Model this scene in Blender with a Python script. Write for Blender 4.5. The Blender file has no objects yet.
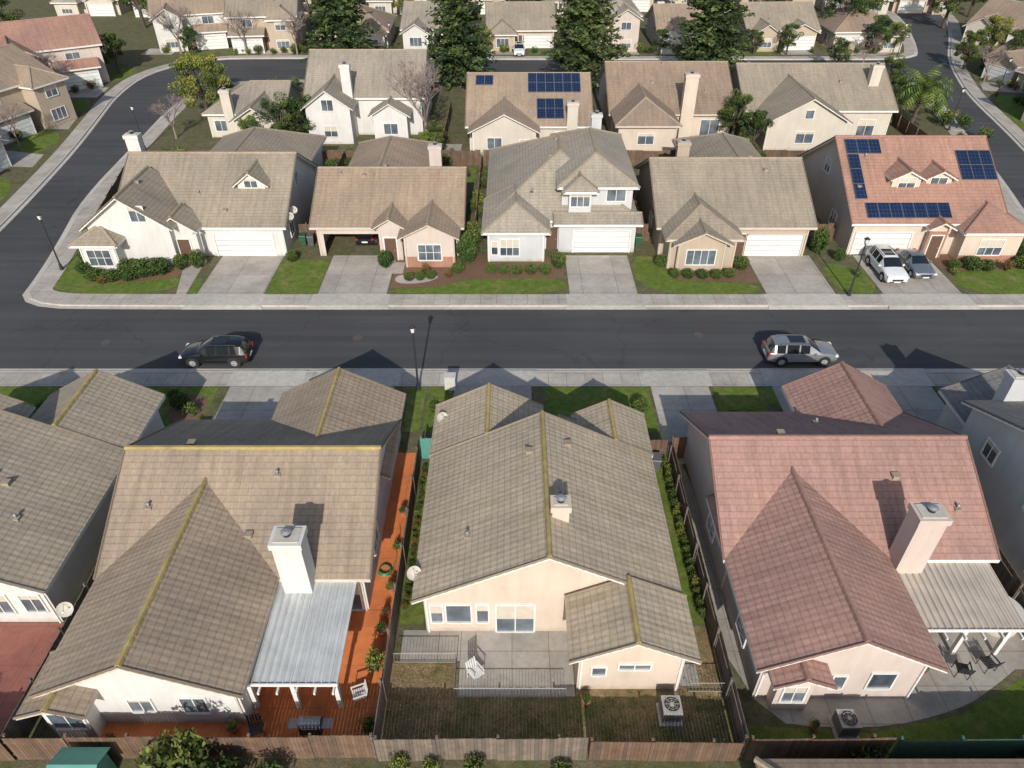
import bpy, math, random
from mathutils import Vector
random.seed(7)
R = random.random
U = random.uniform
scene = bpy.context.scene

# ------------------------------------------------------------------ materials
def newmat(name):
    m = bpy.data.materials.new(name); m.use_nodes = True
    nt = m.node_tree; b = nt.nodes["Principled BSDF"]
    return m, nt, b
def col(c): return (c[0], c[1], c[2], 1)
def nmath(nt, op, a, b=None):
    n = nt.nodes.new("ShaderNodeMath"); n.operation = op
    for i, x in enumerate((a, b)):
        if x is None: continue
        if isinstance(x, (int, float)): n.inputs[i].default_value = x
        else: nt.links.new(x, n.inputs[i])
    return n.outputs[0]
def noise(nt, vec, scale, detail=5, rough=.55):
    n = nt.nodes.new("ShaderNodeTexNoise"); n.inputs["Scale"].default_value = scale
    n.inputs["Detail"].default_value = detail; n.inputs["Roughness"].default_value = rough
    nt.links.new(vec, n.inputs["Vector"]); return n.outputs["Fac"]
def ramp(nt, fac, stops):
    n = nt.nodes.new("ShaderNodeValToRGB"); e = n.color_ramp.elements
    while len(e) < len(stops): e.new(.5)
    for i, (p, c) in enumerate(stops):
        e[i].position = p; e[i].color = col(c) if len(c) == 3 else c
    nt.links.new(fac, n.inputs[0]); return n.outputs[0]
def mix(nt, mode, fac, a, b):
    n = nt.nodes.new("ShaderNodeMix"); n.data_type = 'RGBA'; n.blend_type = mode
    ins = [n.inputs[0], n.inputs[6], n.inputs[7]]
    for s, x in zip(ins, (fac, a, b)):
        if isinstance(x, (int, float)): s.default_value = x
        elif isinstance(x, tuple): s.default_value = col(x)
        else: nt.links.new(x, s)
    return n.outputs[2]
def mapping(nt, vec, sc):
    n = nt.nodes.new("ShaderNodeMapping"); n.inputs["Scale"].default_value = sc
    nt.links.new(vec, n.inputs[0]); return n.outputs[0]
def coord(nt, which="Object"):
    return nt.nodes.new("ShaderNodeTexCoord").outputs[which]
def bump(nt, b, h, dist, strength=.7):
    n = nt.nodes.new("ShaderNodeBump"); n.inputs["Distance"].default_value = dist
    n.inputs["Strength"].default_value = strength
    nt.links.new(h, n.inputs["Height"]); nt.links.new(n.outputs[0], b.inputs["Normal"])

def M_std(name, c1, c2, scale=3, rough=.9, big=.15, lo=.82, hi=1.12, bmp=.0, spec=.3, metal=0):
    m, nt, b = newmat(name); v = coord(nt)
    c = ramp(nt, noise(nt, v, scale), [(.3, c1), (.7, c2)])
    c = mix(nt, 'MULTIPLY', 1.0, c, ramp(nt, noise(nt, v, big, 4), [(.3, (lo,)*3), (.7, (hi,)*3)]))
    nt.links.new(c, b.inputs["Base Color"])
    b.inputs["Roughness"].default_value = rough; b.inputs["Metallic"].default_value = metal
    b.inputs["Specular IOR Level"].default_value = spec
    if bmp: bump(nt, b, noise(nt, v, scale*2, 3), bmp)
    return m
def sc(c, k): return tuple(x*k for x in c)

def M_stucco(name, c):
    m, nt, b = newmat(name); v = coord(nt)
    k = ramp(nt, noise(nt, v, .5, 6), [(.3, sc(c, .92)), (.7, sc(c, 1.05))])
    st = noise(nt, mapping(nt, v, (2.2, 2.2, .35)), 1.1, 5, .65)
    k = mix(nt, 'MULTIPLY', 1.0, k, ramp(nt, st, [(.3, (.92, .915, .90)), (.6, (1.01,)*3)]))
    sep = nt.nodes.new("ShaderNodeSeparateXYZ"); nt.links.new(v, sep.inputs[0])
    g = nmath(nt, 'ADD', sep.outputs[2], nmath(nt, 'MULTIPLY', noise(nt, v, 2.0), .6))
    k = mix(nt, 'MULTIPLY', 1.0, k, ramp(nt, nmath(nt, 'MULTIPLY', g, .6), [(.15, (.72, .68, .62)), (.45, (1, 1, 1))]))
    nt.links.new(k, b.inputs["Base Color"]); b.inputs["Roughness"].default_value = .95
    b.inputs["Specular IOR Level"].default_value = .15
    bump(nt, b, noise(nt, v, 30, 3), .02, .5); return m

def M_roof(name, c, moss=.0, row=.33):
    m, nt, b = newmat(name); uv = coord(nt, "UV"); v = coord(nt)
    br = nt.nodes.new("ShaderNodeTexBrick"); nt.links.new(uv, br.inputs["Vector"])
    br.inputs["Scale"].default_value = 1; br.inputs["Brick Width"].default_value = .30
    br.inputs["Row Height"].default_value = row; br.inputs["Mortar Size"].default_value = .012
    br.inputs["Mortar Smooth"].default_value = .5
    br.inputs["Color1"].default_value = col(sc(c, .94)); br.inputs["Color2"].default_value = col(sc(c, 1.06))
    br.inputs["Mortar"].default_value = col(sc(c, .80))
    k = mix(nt, 'MULTIPLY', 1.0, br.outputs[0], ramp(nt, noise(nt, v, .20, 6, .62), [(.3, (.80, .81, .83)), (.7, (1.13, 1.10, 1.06))]))
    st = noise(nt, mapping(nt, uv, (2.2, .10, 1)), 1.3, 6, .75)
    k = mix(nt, 'MULTIPLY', 1.0, k, ramp(nt, st, [(.32, (.76, .755, .745)), (.55, (1.0, 1.0, 1.0)), (.75, (1.07, 1.06, 1.05))]))
    fine = noise(nt, v, 6, 5, .75)
    k = mix(nt, 'MULTIPLY', 1.0, k, ramp(nt, fine, [(.3, (.84, .84, .83)), (.65, (1.08, 1.08, 1.08))]))
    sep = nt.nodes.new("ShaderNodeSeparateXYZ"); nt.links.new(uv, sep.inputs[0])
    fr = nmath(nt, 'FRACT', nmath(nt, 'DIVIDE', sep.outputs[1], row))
    k = mix(nt, 'MULTIPLY', 1.0, k, ramp(nt, fr, [(.0, (.74, .73, .72)), (.2, (1, 1, 1))]))  # course shadow and gap dirt, both painted into the tile colour
    if moss:
        f = ramp(nt, noise(nt, v, .9, 8, .78), [(.50, (0, 0, 0)), (.74, (moss,)*3)])
        k = mix(nt, 'MIX', f, k, (.27, .25, .12))
    # dark algae blotches
    f2 = ramp(nt, noise(nt, v, .55, 8, .8), [(.60, (0, 0, 0)), (.80, (.45,)*3)])
    k = mix(nt, 'MIX', f2, k, sc(c, .5))
    nt.links.new(k, b.inputs["Base Color"]); b.inputs["Roughness"].default_value = .85
    b.inputs["Specular IOR Level"].default_value = .25
    wav = nmath(nt, 'MULTIPLY', nmath(nt, 'SINE', nmath(nt, 'MULTIPLY', sep.outputs[0], 2*math.pi/.30)), .3)
    h = nmath(nt, 'SUBTRACT', wav, fr)
    bump(nt, b, h, .022, .6); return m

def M_grid(name, c, w, h, mort=.02, dark=.6, off=0, rough=.9, var=.06):
    m, nt, b = newmat(name); v = coord(nt)
    br = nt.nodes.new("ShaderNodeTexBrick"); nt.links.new(v, br.inputs["Vector"])
    br.offset = off; br.inputs["Scale"].default_value = 1
    br.inputs["Brick Width"].default_value = w; br.inputs["Row Height"].default_value = h
    br.inputs["Mortar Size"].default_value = mort; br.inputs["Color1"].default_value = col(sc(c, 1-var))
    br.inputs["Color2"].default_value = col(sc(c, 1+var)); br.inputs["Mortar"].default_value = col(sc(c, dark))
    k = mix(nt, 'MULTIPLY', 1.0, br.outputs[0], ramp(nt, noise(nt, v, .35, 7, .65), [(.3, (.70, .69, .67)), (.65, (1.06, 1.05, 1.04))]))
    k = mix(nt, 'MULTIPLY', 1.0, k, ramp(nt, noise(nt, v, 4, 5, .7), [(.3, (.86, .85, .84)), (.6, (1.03,)*3)]))
    k = mix(nt, 'MULTIPLY', 1.0, k, ramp(nt, noise(nt, v, 1.3, 8, .75), [(.58, (1, 1, 1)), (.76, (.66, .64, .61))]))
    nt.links.new(k, b.inputs["Base Color"]); b.inputs["Roughness"].default_value = rough
    b.inputs["Specular IOR Level"].default_value = .2
    bump(nt, b, noise(nt, v, 12, 4), .01, .5); return m

def M_asphalt():
    m, nt, b = newmat("asphalt"); v = coord(nt)
    k = ramp(nt, noise(nt, v, 25, 4), [(.3, (.056, .056, .058)), (.7, (.080, .079, .079))])
    k = mix(nt, 'MULTIPLY', 1.0, k, ramp(nt, noise(nt, v, .12, 5), [(.3, (.86,)*3), (.7, (1.15,)*3)]))
    k = mix(nt, 'MULTIPLY', 1.0, k, ramp(nt, noise(nt, mapping(nt, v, (.03, 1, 1)), 1.1, 4), [(.35, (.88,)*3), (.65, (1.14,)*3)]))
    k = mix(nt, 'MULTIPLY', 1.0, k, ramp(nt, noise(nt, v, 1.1, 8, .75), [(.60, (1, 1, 1)), (.78, (.74, .74, .74))]))
    vo = nt.nodes.new("ShaderNodeTexVoronoi"); vo.feature = 'DISTANCE_TO_EDGE'
    vo.inputs["Scale"].default_value = .09
    wv = nt.nodes.new("ShaderNodeVectorMath"); wv.operation = 'ADD'
    nz = nt.nodes.new("ShaderNodeTexNoise"); nz.inputs["Scale"].default_value = .5; nz.inputs["Detail"].default_value = 6
    nt.links.new(v, nz.inputs["Vector"]); s = nt.nodes.new("ShaderNodeVectorMath"); s.operation = 'SCALE'
    s.inputs["Scale"].default_value = 3.0; nt.links.new(nz.outputs["Color"], s.inputs[0])
    nt.links.new(v, wv.inputs[0]); nt.links.new(s.outputs[0], wv.inputs[1]); nt.links.new(wv.outputs[0], vo.inputs["Vector"])
    k = mix(nt, 'MULTIPLY', 1.0, k, ramp(nt, vo.outputs["Distance"], [(.0, (.72,)*3), (.006, (1, 1, 1))]))
    nt.links.new(k, b.inputs["Base Color"]); b.inputs["Roughness"].default_value = .85
    b.inputs["Specular IOR Level"].default_value = .3
    bump(nt, b, noise(nt, v, 40, 3), .01, .5); return m

def M_grass(name, a, bcol, c, thr=.55):
    m, nt, b = newmat(name); v = coord(nt)
    k = ramp(nt, noise(nt, v, 9, 6, .7), [(.3, a), (.7, bcol)])
    f = ramp(nt, noise(nt, v, .55, 7, .7), [(thr-.1, (0, 0, 0)), (thr+.10, (1, 1, 1))])
    k = mix(nt, 'MIX', f, k, c)
    k = mix(nt, 'MULTIPLY', 1.0, k, ramp(nt, noise(nt, v, 2.3, 6, .65), [(.3, (.70,)*3), (.7, (1.22,)*3)]))
    nt.links.new(k, b.inputs["Base Color"]); b.inputs["Roughness"].default_value = 1
    b.inputs["Specular IOR Level"].default_value = .1
    bump(nt, b, noise(nt, v, 14, 4, .7), .05, .8); return m

def M_flat(name, c, rough=.6, metal=0, spec=.5):
    m, nt, b = newmat(name); v = coord(nt)
    k = ramp(nt, noise(nt, v, 3, 4), [(.3, sc(c, .9)), (.7, sc(c, 1.06))])
    nt.links.new(k, b.inputs["Base Color"]); b.inputs["Roughness"].default_value = rough
    b.inputs["Metallic"].default_value = metal; b.inputs["Specular IOR Level"].default_value = spec
    return m
def M_leaf(name, c):
    m, nt, b = newmat(name); v = coord(nt)
    oi = nt.nodes.new("ShaderNodeObjectInfo")
    k = ramp(nt, noise(nt, v, .8, 4), [(.3, sc(c, .75)), (.7, sc(c, 1.25))])
    k = mix(nt, 'MULTIPLY', 1.0, k, ramp(nt, oi.outputs["Random"], [(0, (.72, .84, .8)), (1, (1.35, 1.12, 1.0))]))
    nt.links.new(k, b.inputs["Base Color"]); b.inputs["Roughness"].default_value = .8
    b.inputs["Specular IOR Level"].default_value = .2
    return m
def M_ribs(name, c, axis, pitch, rough=.5):
    m, nt, b = newmat(name); v = coord(nt)
    sep = nt.nodes.new("ShaderNodeSeparateXYZ"); nt.links.new(v, sep.inputs[0])
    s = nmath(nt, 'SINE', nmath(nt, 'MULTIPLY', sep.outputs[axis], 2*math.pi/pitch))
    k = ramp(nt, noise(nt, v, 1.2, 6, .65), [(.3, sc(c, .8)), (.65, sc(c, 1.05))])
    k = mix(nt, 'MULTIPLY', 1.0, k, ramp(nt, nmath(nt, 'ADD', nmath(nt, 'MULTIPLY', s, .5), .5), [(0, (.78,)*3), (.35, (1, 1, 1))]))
    nt.links.new(k, b.inputs["Base Color"]); b.inputs["Roughness"].default_value = rough
    bump(nt, b, s, .03, .8); return m

asphalt = M_asphalt()
concrete = M_grid("sidewalk_concrete", (.48, .445, .395), 1.25, 1.25)
driveconc = M_grid("driveway_concrete", (.45, .415, .37), 2.9, 3.0, .025)
patioconc = M_grid("patio_concrete", (.40, .375, .335), 1.7, 1.7, .02)
kerbmat = M_std("kerb_concrete", (.43, .40, .35), (.55, .51, .45), 3)
orange = M_grid("painted_orange_concrete", (.72, .235, .085), 2.0, 2.0, .015, .75, 0, .6)
redconc = M_grid("red_concrete", (.34, .14, .11), 2.0, 2.0, .015, .7, 0, .7)
ground_m = M_grass("dirt_and_grass", (.10, .095, .05), (.20, .17, .11), (.10, .12, .04), .55)
lawn_m = M_grass("lawn_grass", (.090, .145, .026), (.165, .215, .045), (.25, .22, .09), .62)
dry_m = M_grass("dry_grass", (.19, .135, .07), (.36, .26, .145), (.13, .12, .045), .58)
olive_m = M_grass("patchy_grass", (.17, .13, .07), (.29, .215, .115), (.11, .13, .04), .53)
bark_m = M_std("bark_mulch", (.13, .075, .045), (.25, .155, .095), 8, bmp=.05)
gravel_m = M_std("gravel", (.38, .34, .30), (.55, .5, .45), 10, bmp=.04)
glass = M_std("window_glass", (.045, .06, .08), (.17, .20, .225), .7, .08, .3, .7, 1.3, 0, .8)
trim = M_flat("white_trim", (.70, .69, .66), .6)
trim2 = M_flat("cream_trim", (.54, .48, .40), .7)
garage_m = M_std("garage_door_paint", (.66, .655, .63), (.73, .72, .69), 2, .5, .3, .94, 1.04)
darkm = M_flat("dark_metal", (.03, .03, .035), .5)
metal = M_flat("galvanised_metal", (.36, .36, .36), .5, .5)
door_m = M_flat("door_paint", (.12, .07, .045), .5)
brick_m = M_grid("brick_veneer", (.36, .20, .14), .25, .09, .012, 1.4, .5)
solar_m = M_grid("solar_cells", (.012, .022, .055), .33, .33, .012, 3.5, 0, .15)
solar_m.node_tree.nodes["Principled BSDF"].inputs["Specular IOR Level"].default_value = .8
frame_m = M_flat("panel_frame", (.25, .26, .28), .4, .6)
woods = [M_std("fence_wood_%d" % i, sc(c, .8), sc(c, 1.2), 2.5, .9) for i, c in enumerate([(.145, .09, .06), (.17, .11, .075), (.115, .08, .058)])]
woods_g = [M_std("weathered_wood_%d" % i, sc(c, .8), sc(c, 1.2), 2.5, .9) for i, c in enumerate([(.18, .145, .115), (.14, .118, .095), (.21, .165, .13)])]
bark = M_std("tree_bark", (.06, .045, .035), (.13, .10, .08), 6)
twig = M_std("bare_twigs", (.20, .15, .135), (.34, .265, .24), 4)
leafD = M_leaf("leaf_dark", (.030, .052, .017)); leafM = M_leaf("leaf_mid", (.060, .100, .027)); leafL = M_leaf("leaf_light", (.115, .16, .042))
pineD = M_leaf("needle_dark", (.022, .042, .018)); pineM = M_leaf("needle_mid", (.048, .082, .030)); pineL = M_leaf("needle_light", (.092, .13, .045))
leafY = M_leaf("leaf_yellowgreen", (.20, .23, .05)); leafR = M_leaf("leaf_russet", (.18, .08, .035))
teal = M_flat("teal_paint", (.10, .30, .25), .6); greenscr = M_flat("green_screen_mesh", (.055, .13, .085), .9)
rubber = M_flat("rubber", (.018, .018, .02), .8)
lampglow = M_flat("lamp_diffuser", (.75, .74, .70), .3)
redl = M_flat("tail_lamp", (.35, .02, .02), .25); headl = M_flat("head_lamp", (.75, .77, .8), .15)
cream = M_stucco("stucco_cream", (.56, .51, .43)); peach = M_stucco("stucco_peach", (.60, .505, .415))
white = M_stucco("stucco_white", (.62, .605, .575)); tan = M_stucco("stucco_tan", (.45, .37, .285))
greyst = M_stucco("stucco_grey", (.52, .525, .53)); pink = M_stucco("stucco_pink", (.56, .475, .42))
roofs = dict(
    nc=M_roof("tile_olive_tan", (.46, .385, .29), .45), nl=M_roof("tile_brown_tan", (.36, .285, .215), .20),
    nr=M_roof("tile_terracotta_rose", (.40, .245, .205), .0), nl2=M_roof("tile_grey_brown", (.38, .325, .255), .3),
    nr2=M_roof("tile_grey", (.24, .23, .22)), a=M_roof("tile_sand", (.345, .295, .23), .15), b=M_roof("tile_tan", (.37, .285, .21)),
    c=M_roof("tile_grey_sand", (.39, .345, .28)), d=M_roof("tile_khaki", (.345, .295, .23), .15), e=M_roof("tile_red", (.40, .235, .18)),
    f=M_roof("tile_light", (.34, .30, .245)), g=M_roof("tile_brown", (.32, .24, .18)))
capY = M_std("mossy_ridge_tile", (.28, .22, .10), (.44, .34, .13), 1.6)
caps = {k: M_std("ridge_tile_" + k, sc(c, .8), sc(c, 1.1), 4) for k, c in dict(r=(.33, .195, .155), t=(.33, .27, .20), g=(.22, .21, .19)).items()}

# ------------------------------------------------------------------ mesh builder
def empty(name, loc=(0, 0, 0), rz=0, s=1):
    o = bpy.data.objects.new(name, None); scene.collection.objects.link(o)
    o.location = loc; o.rotation_euler = (0, 0, rz); o.scale = (s, s, s); o.empty_display_size = .5
    return o
class MB:
    def __init__(s): s.v = []; s.f = []; s.m = []; s.uv = []
    def face(s, pts, mi=0, uv=None):
        n = len(s.v); s.v += [tuple(p) for p in pts]; s.f.append(tuple(range(n, n+len(pts)))); s.m.append(mi)
        s.uv += uv if uv else [(0, 0)]*len(pts)
    def hexa(s, p, mi=0):
        for q in ((0, 3, 2, 1), (4, 5, 6, 7), (0, 1, 5, 4), (1, 2, 6, 5), (2, 3, 7, 6), (3, 0, 4, 7)):
            s.face([p[i] for i in q], mi)
    def box(s, x0, x1, y0, y1, z0, z1, mi=0):
        s.hexa([(x0, y0, z0), (x1, y0, z0), (x1, y1, z0), (x0, y1, z0), (x0, y0, z1), (x1, y0, z1), (x1, y1, z1), (x0, y1, z1)], mi)
    def cyl(s, p, q, r0, r1, n=8, mi=0, cap=True):
        p = Vector(p); q = Vector(q); d = (q-p).normalized()
        a = d.cross(Vector((0, 0, 1)) if abs(d.z) < .9 else Vector((1, 0, 0))).normalized(); b = d.cross(a)
        A = [p+(a*math.cos(t)+b*math.sin(t))*r0 for t in [2*math.pi*i/n for i in range(n)]]
        B = [q+(a*math.cos(t)+b*math.sin(t))*r1 for t in [2*math.pi*i/n for i in range(n)]]
        for i in range(n):
            j = (i+1) % n; s.face([A[j], A[i], B[i], B[j]], mi)
        if cap: s.face(B[::-1], mi); s.face(A, mi)
    def poly(s, pts, z, mi=0): s.face([(x, y, z) for x, y in pts], mi)
    def mesh(s, name, mats, smooth=False, merge=False):
        me = bpy.data.meshes.new(name); me.from_pydata(s.v, [], s.f)
        for m in mats: me.materials.append(m)
        me.polygons.foreach_set("material_index", s.m)
        ul = me.uv_layers.new(name="UVMap"); ul.data.foreach_set("uv", [c for u in s.uv for c in u])
        if merge:
            import bmesh
            bm = bmesh.new(); bm.from_mesh(me); bmesh.ops.remove_doubles(bm, verts=bm.verts, dist=.001); bmesh.ops.recalc_face_normals(bm, faces=bm.faces); bm.to_mesh(me); bm.free()
        if smooth:
            for p in me.polygons: p.use_smooth = True
            try: me.set_sharp_from_angle(angle=math.radians(38))
            except Exception: pass
        me.update(); return me
    def obj(s, name, mats, parent=None, **k):
        if not s.f: return None
        o = bpy.data.objects.new(name, s.mesh(name, mats, **k)); scene.collection.objects.link(o)
        o.parent = parent; return o

# ------------------------------------------------------------------ houses
T = .17; OV = .45
def blk(x0, x1, y0, y1, ze=3., p=.5, ax='x', h0=0, h1=0, op=None, ov=OV):
    return dict(x0=x0, x1=x1, y0=y0, y1=y1, ze=ze, p=p, ax=ax, h0=h0, h1=h1, op=op, ov=ov)
def upface(mb, pts, mi):
    a, b, c = Vector(pts[0]), Vector(pts[1]), Vector(pts[2]); n = (b-a).cross(c-a).normalized()
    if n.z < 0: pts = pts[::-1]; n = -n
    h = Vector((0, 0, 1)).cross(n).normalized(); s = n.cross(h)
    mb.face(pts, mi, [(Vector(p).dot(h), Vector(p).dot(s)) for p in pts])
def geo(b, i):
    ax = b['ax']; ze = b['ze']+.012*i; p = b['p']
    a0, a1, c0, c1 = (b['x0'], b['x1'], b['y0'], b['y1']) if ax == 'x' else (b['y0'], b['y1'], b['x0'], b['x1'])
    cm = (c0+c1)/2; half = (c1-c0)/2; zr = ze+p*half
    r0 = a0+(half if b['h0'] else 0); r1 = a1-(half if b['h1'] else 0)
    if r1 < r0: r0 = r1 = (a0+a1)/2
    P = (lambda a, c, z: (a, c, z)) if ax == 'x' else (lambda a, c, z: (c, a, z))
    return a0, a1, c0, c1, cm, half, zr, r0, r1, P, ze, p
def roof_block(mb, cb, b, i):
    a0, a1, c0, c1, cm, half, zr, r0, r1, P, ze, p = geo(b, i)
    A, B, C, D = P(a0, c0, ze), P(a1, c0, ze), P(a1, c1, ze), P(a0, c1, ze); E, F = P(r0, cm, zr), P(r1, cm, zr)
    faces = [[A, B, F, E] if E != F else [A, B, F], [D, C, F, E] if E != F else [D, C, F]]
    edges = [(A, B), (C, D)]
    if b['h0']: faces.append([A, D, E]); edges.append((A, D))
    else: edges += [(A, E), (E, D)]
    if b['h1']: faces.append([B, C, F]); edges.append((B, C))
    else: edges += [(B, F), (F, C)]
    for f in faces:
        upface(mb, f, 0); mb.face([(x, y, z-T) for x, y, z in f], 1)
    for p0, p1 in edges:
        mb.face([p0, p1, (p1[0], p1[1], p1[2]-T-.04), (p0[0], p0[1], p0[2]-T-.04)], 1)
    caps_ = [(E, F)] if E != F else []
    if b['h0']: caps_ += [(A, E), (D, E)]
    if b['h1']: caps_ += [(B, F), (C, F)]
    if not b['h0']: caps_ += [(A, E), (D, E)]
    if not b['h1']: caps_ += [(B, F), (C, F)]
    nr = (1 if E != F else 0)+(2 if b['h0'] else 0)+(2 if b['h1'] else 0)
    for qi, (p0, p1) in enumerate(caps_):
        isr = (qi == 0 and E != F) or (abs((Vector(p1)-Vector(p0)).x) > .01 and abs((Vector(p1)-Vector(p0)).y) > .01)
        n = max(1, int((Vector(p1)-Vector(p0)).length/.42)); a = Vector(p0); d = (Vector(p1)-a)/n
        for k in range(n):
            if isr: cb.cyl(a+d*k+Vector((0, 0, -.035)), a+d*(k+1.06)+Vector((0, 0, -.015)), .14, .115, 6, 0, True)
            else: cb.cyl(a+d*k+Vector((0, 0, -.02)), a+d*(k+1.0)+Vector((0, 0, -.01)), .075, .06, 5, 1, False)
def wall_block(mb, b, i):
    a0, a1, c0, c1, cm, half, zr, r0, r1, P, ze, p = geo(b, i)
    o = b['ov']+.02*i; zt = ze+o*p-T-.01
    A0, A1, C0, C1 = a0+o, a1-o, c0+o, c1-o
    pk = zt+p*((C1-C0)/2)
    segs = []
    for (cc) in (C0, C1): segs.append([P(A0, cc, 0), P(A1, cc, 0), P(A1, cc, zt), P(A0, cc, zt)])
    for aa, h in ((A0, b['h0']), (A1, b['h1'])):
        q = [P(aa, C0, 0), P(aa, C1, 0), P(aa, C1, zt)]
        if not h: q.append(P(aa, cm, pk))
        q.append(P(aa, C0, zt)); segs.append(q)
    if b['op']:
        xa, xb, zh = b['op']; s = segs[0]; y = s[0][1]; x0 = min(q[0] for q in s); x1 = max(q[0] for q in s)
        segs = segs[1:]
        for u0, u1, z0, z1 in ((x0, xa, 0, zt), (xb, x1, 0, zt), (xa, xb, zh, zt)):
            segs.append([(u0, y, z0), (u1, y, z0), (u1, y, z1), (u0, y, z1)])
    for q in segs: mb.face(q)
def plane(b, i, side):
    o = b['ov']+.02*i
    return {'S': b['y0']+o, 'N': b['y1']-o, 'W': b['x0']+o, 'E': b['x1']-o}[side]
def wbox(mb, side, pl, s0, s1, z0, z1, d0, d1, mi=0):
    if side == 'S': mb.box(s0, s1, pl-d1, pl-d0, z0, z1, mi)
    if side == 'N': mb.box(s0, s1, pl+d0, pl+d1, z0, z1, mi)
    if side == 'W': mb.box(pl-d1, pl-d0, s0, s1, z0, z1, mi)
    if side == 'E': mb.box(pl+d0, pl+d1, s0, s1, z0, z1, mi)
def window(mb, side, pl, c, z0, w, h, n=2):
    s0, s1, z1, t = c-w/2, c+w/2, z0+h, .08
    wbox(mb, side, pl, s0, s1, z0, z1, -.01, .015, 1)
    if R() < .5: wbox(mb, side, pl, s0, s1, z0+h*U(.45, .8), z1, .0155, .018, 3)     # blind partly lowered
    wbox(mb, side, pl, s0-t, s0, z0-t, z1+t, -.01, .07); wbox(mb, side, pl, s1, s1+t, z0-t, z1+t, -.01, .07)
    wbox(mb, side, pl, s0, s1, z1, z1+t, -.01, .07); wbox(mb, side, pl, s0, s1, z0-t, z0, -.01, .10)
    for k in range(1, n):
        x = s0+w*k/n; wbox(mb, side, pl, x-.025, x+.025, z0, z1, .019, .05)
    if h > 1.3 and h < 1.9: wbox(mb, side, pl, s0, s1, z0+h*.5-.02, z0+h*.5+.02, .019, .045)
def garage(mb, side, pl, c, w, h=2.15):
    s0 = c-w/2
    wbox(mb, side, pl, s0, s0+w, .1, h, -.01, .015, 3)
    for k in range(4):
        z0 = .12+k*(h-.14)/4; z1 = z0+(h-.14)/4-.035
        wbox(mb, side, pl, s0+.02, s0+w-.02, z0, z1, .016, .045, 2)
        for j in range(8):
            x0 = s0+.12+j*(w-.16)/8; wbox(mb, side, pl, x0, x0+(w-.16)/8-.12, z0+.09, z1-.09, .046, .058, 2)
    wbox(mb, side, pl, s0-.12, s0, 0, h+.12, -.01, .09); wbox(mb, side, pl, s0+w, s0+w+.12, 0, h+.12, -.01, .09)
    wbox(mb, side, pl, s0, s0+w, h, h+.12, -.01, .09)
def roof_z(b, i, x, y):
    a0, a1, c0, c1, cm, half, zr, r0, r1, P, ze, p = geo(b, i)
    c = y if b['ax'] == 'x' else x
    return zr-abs(c-cm)*p
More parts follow.
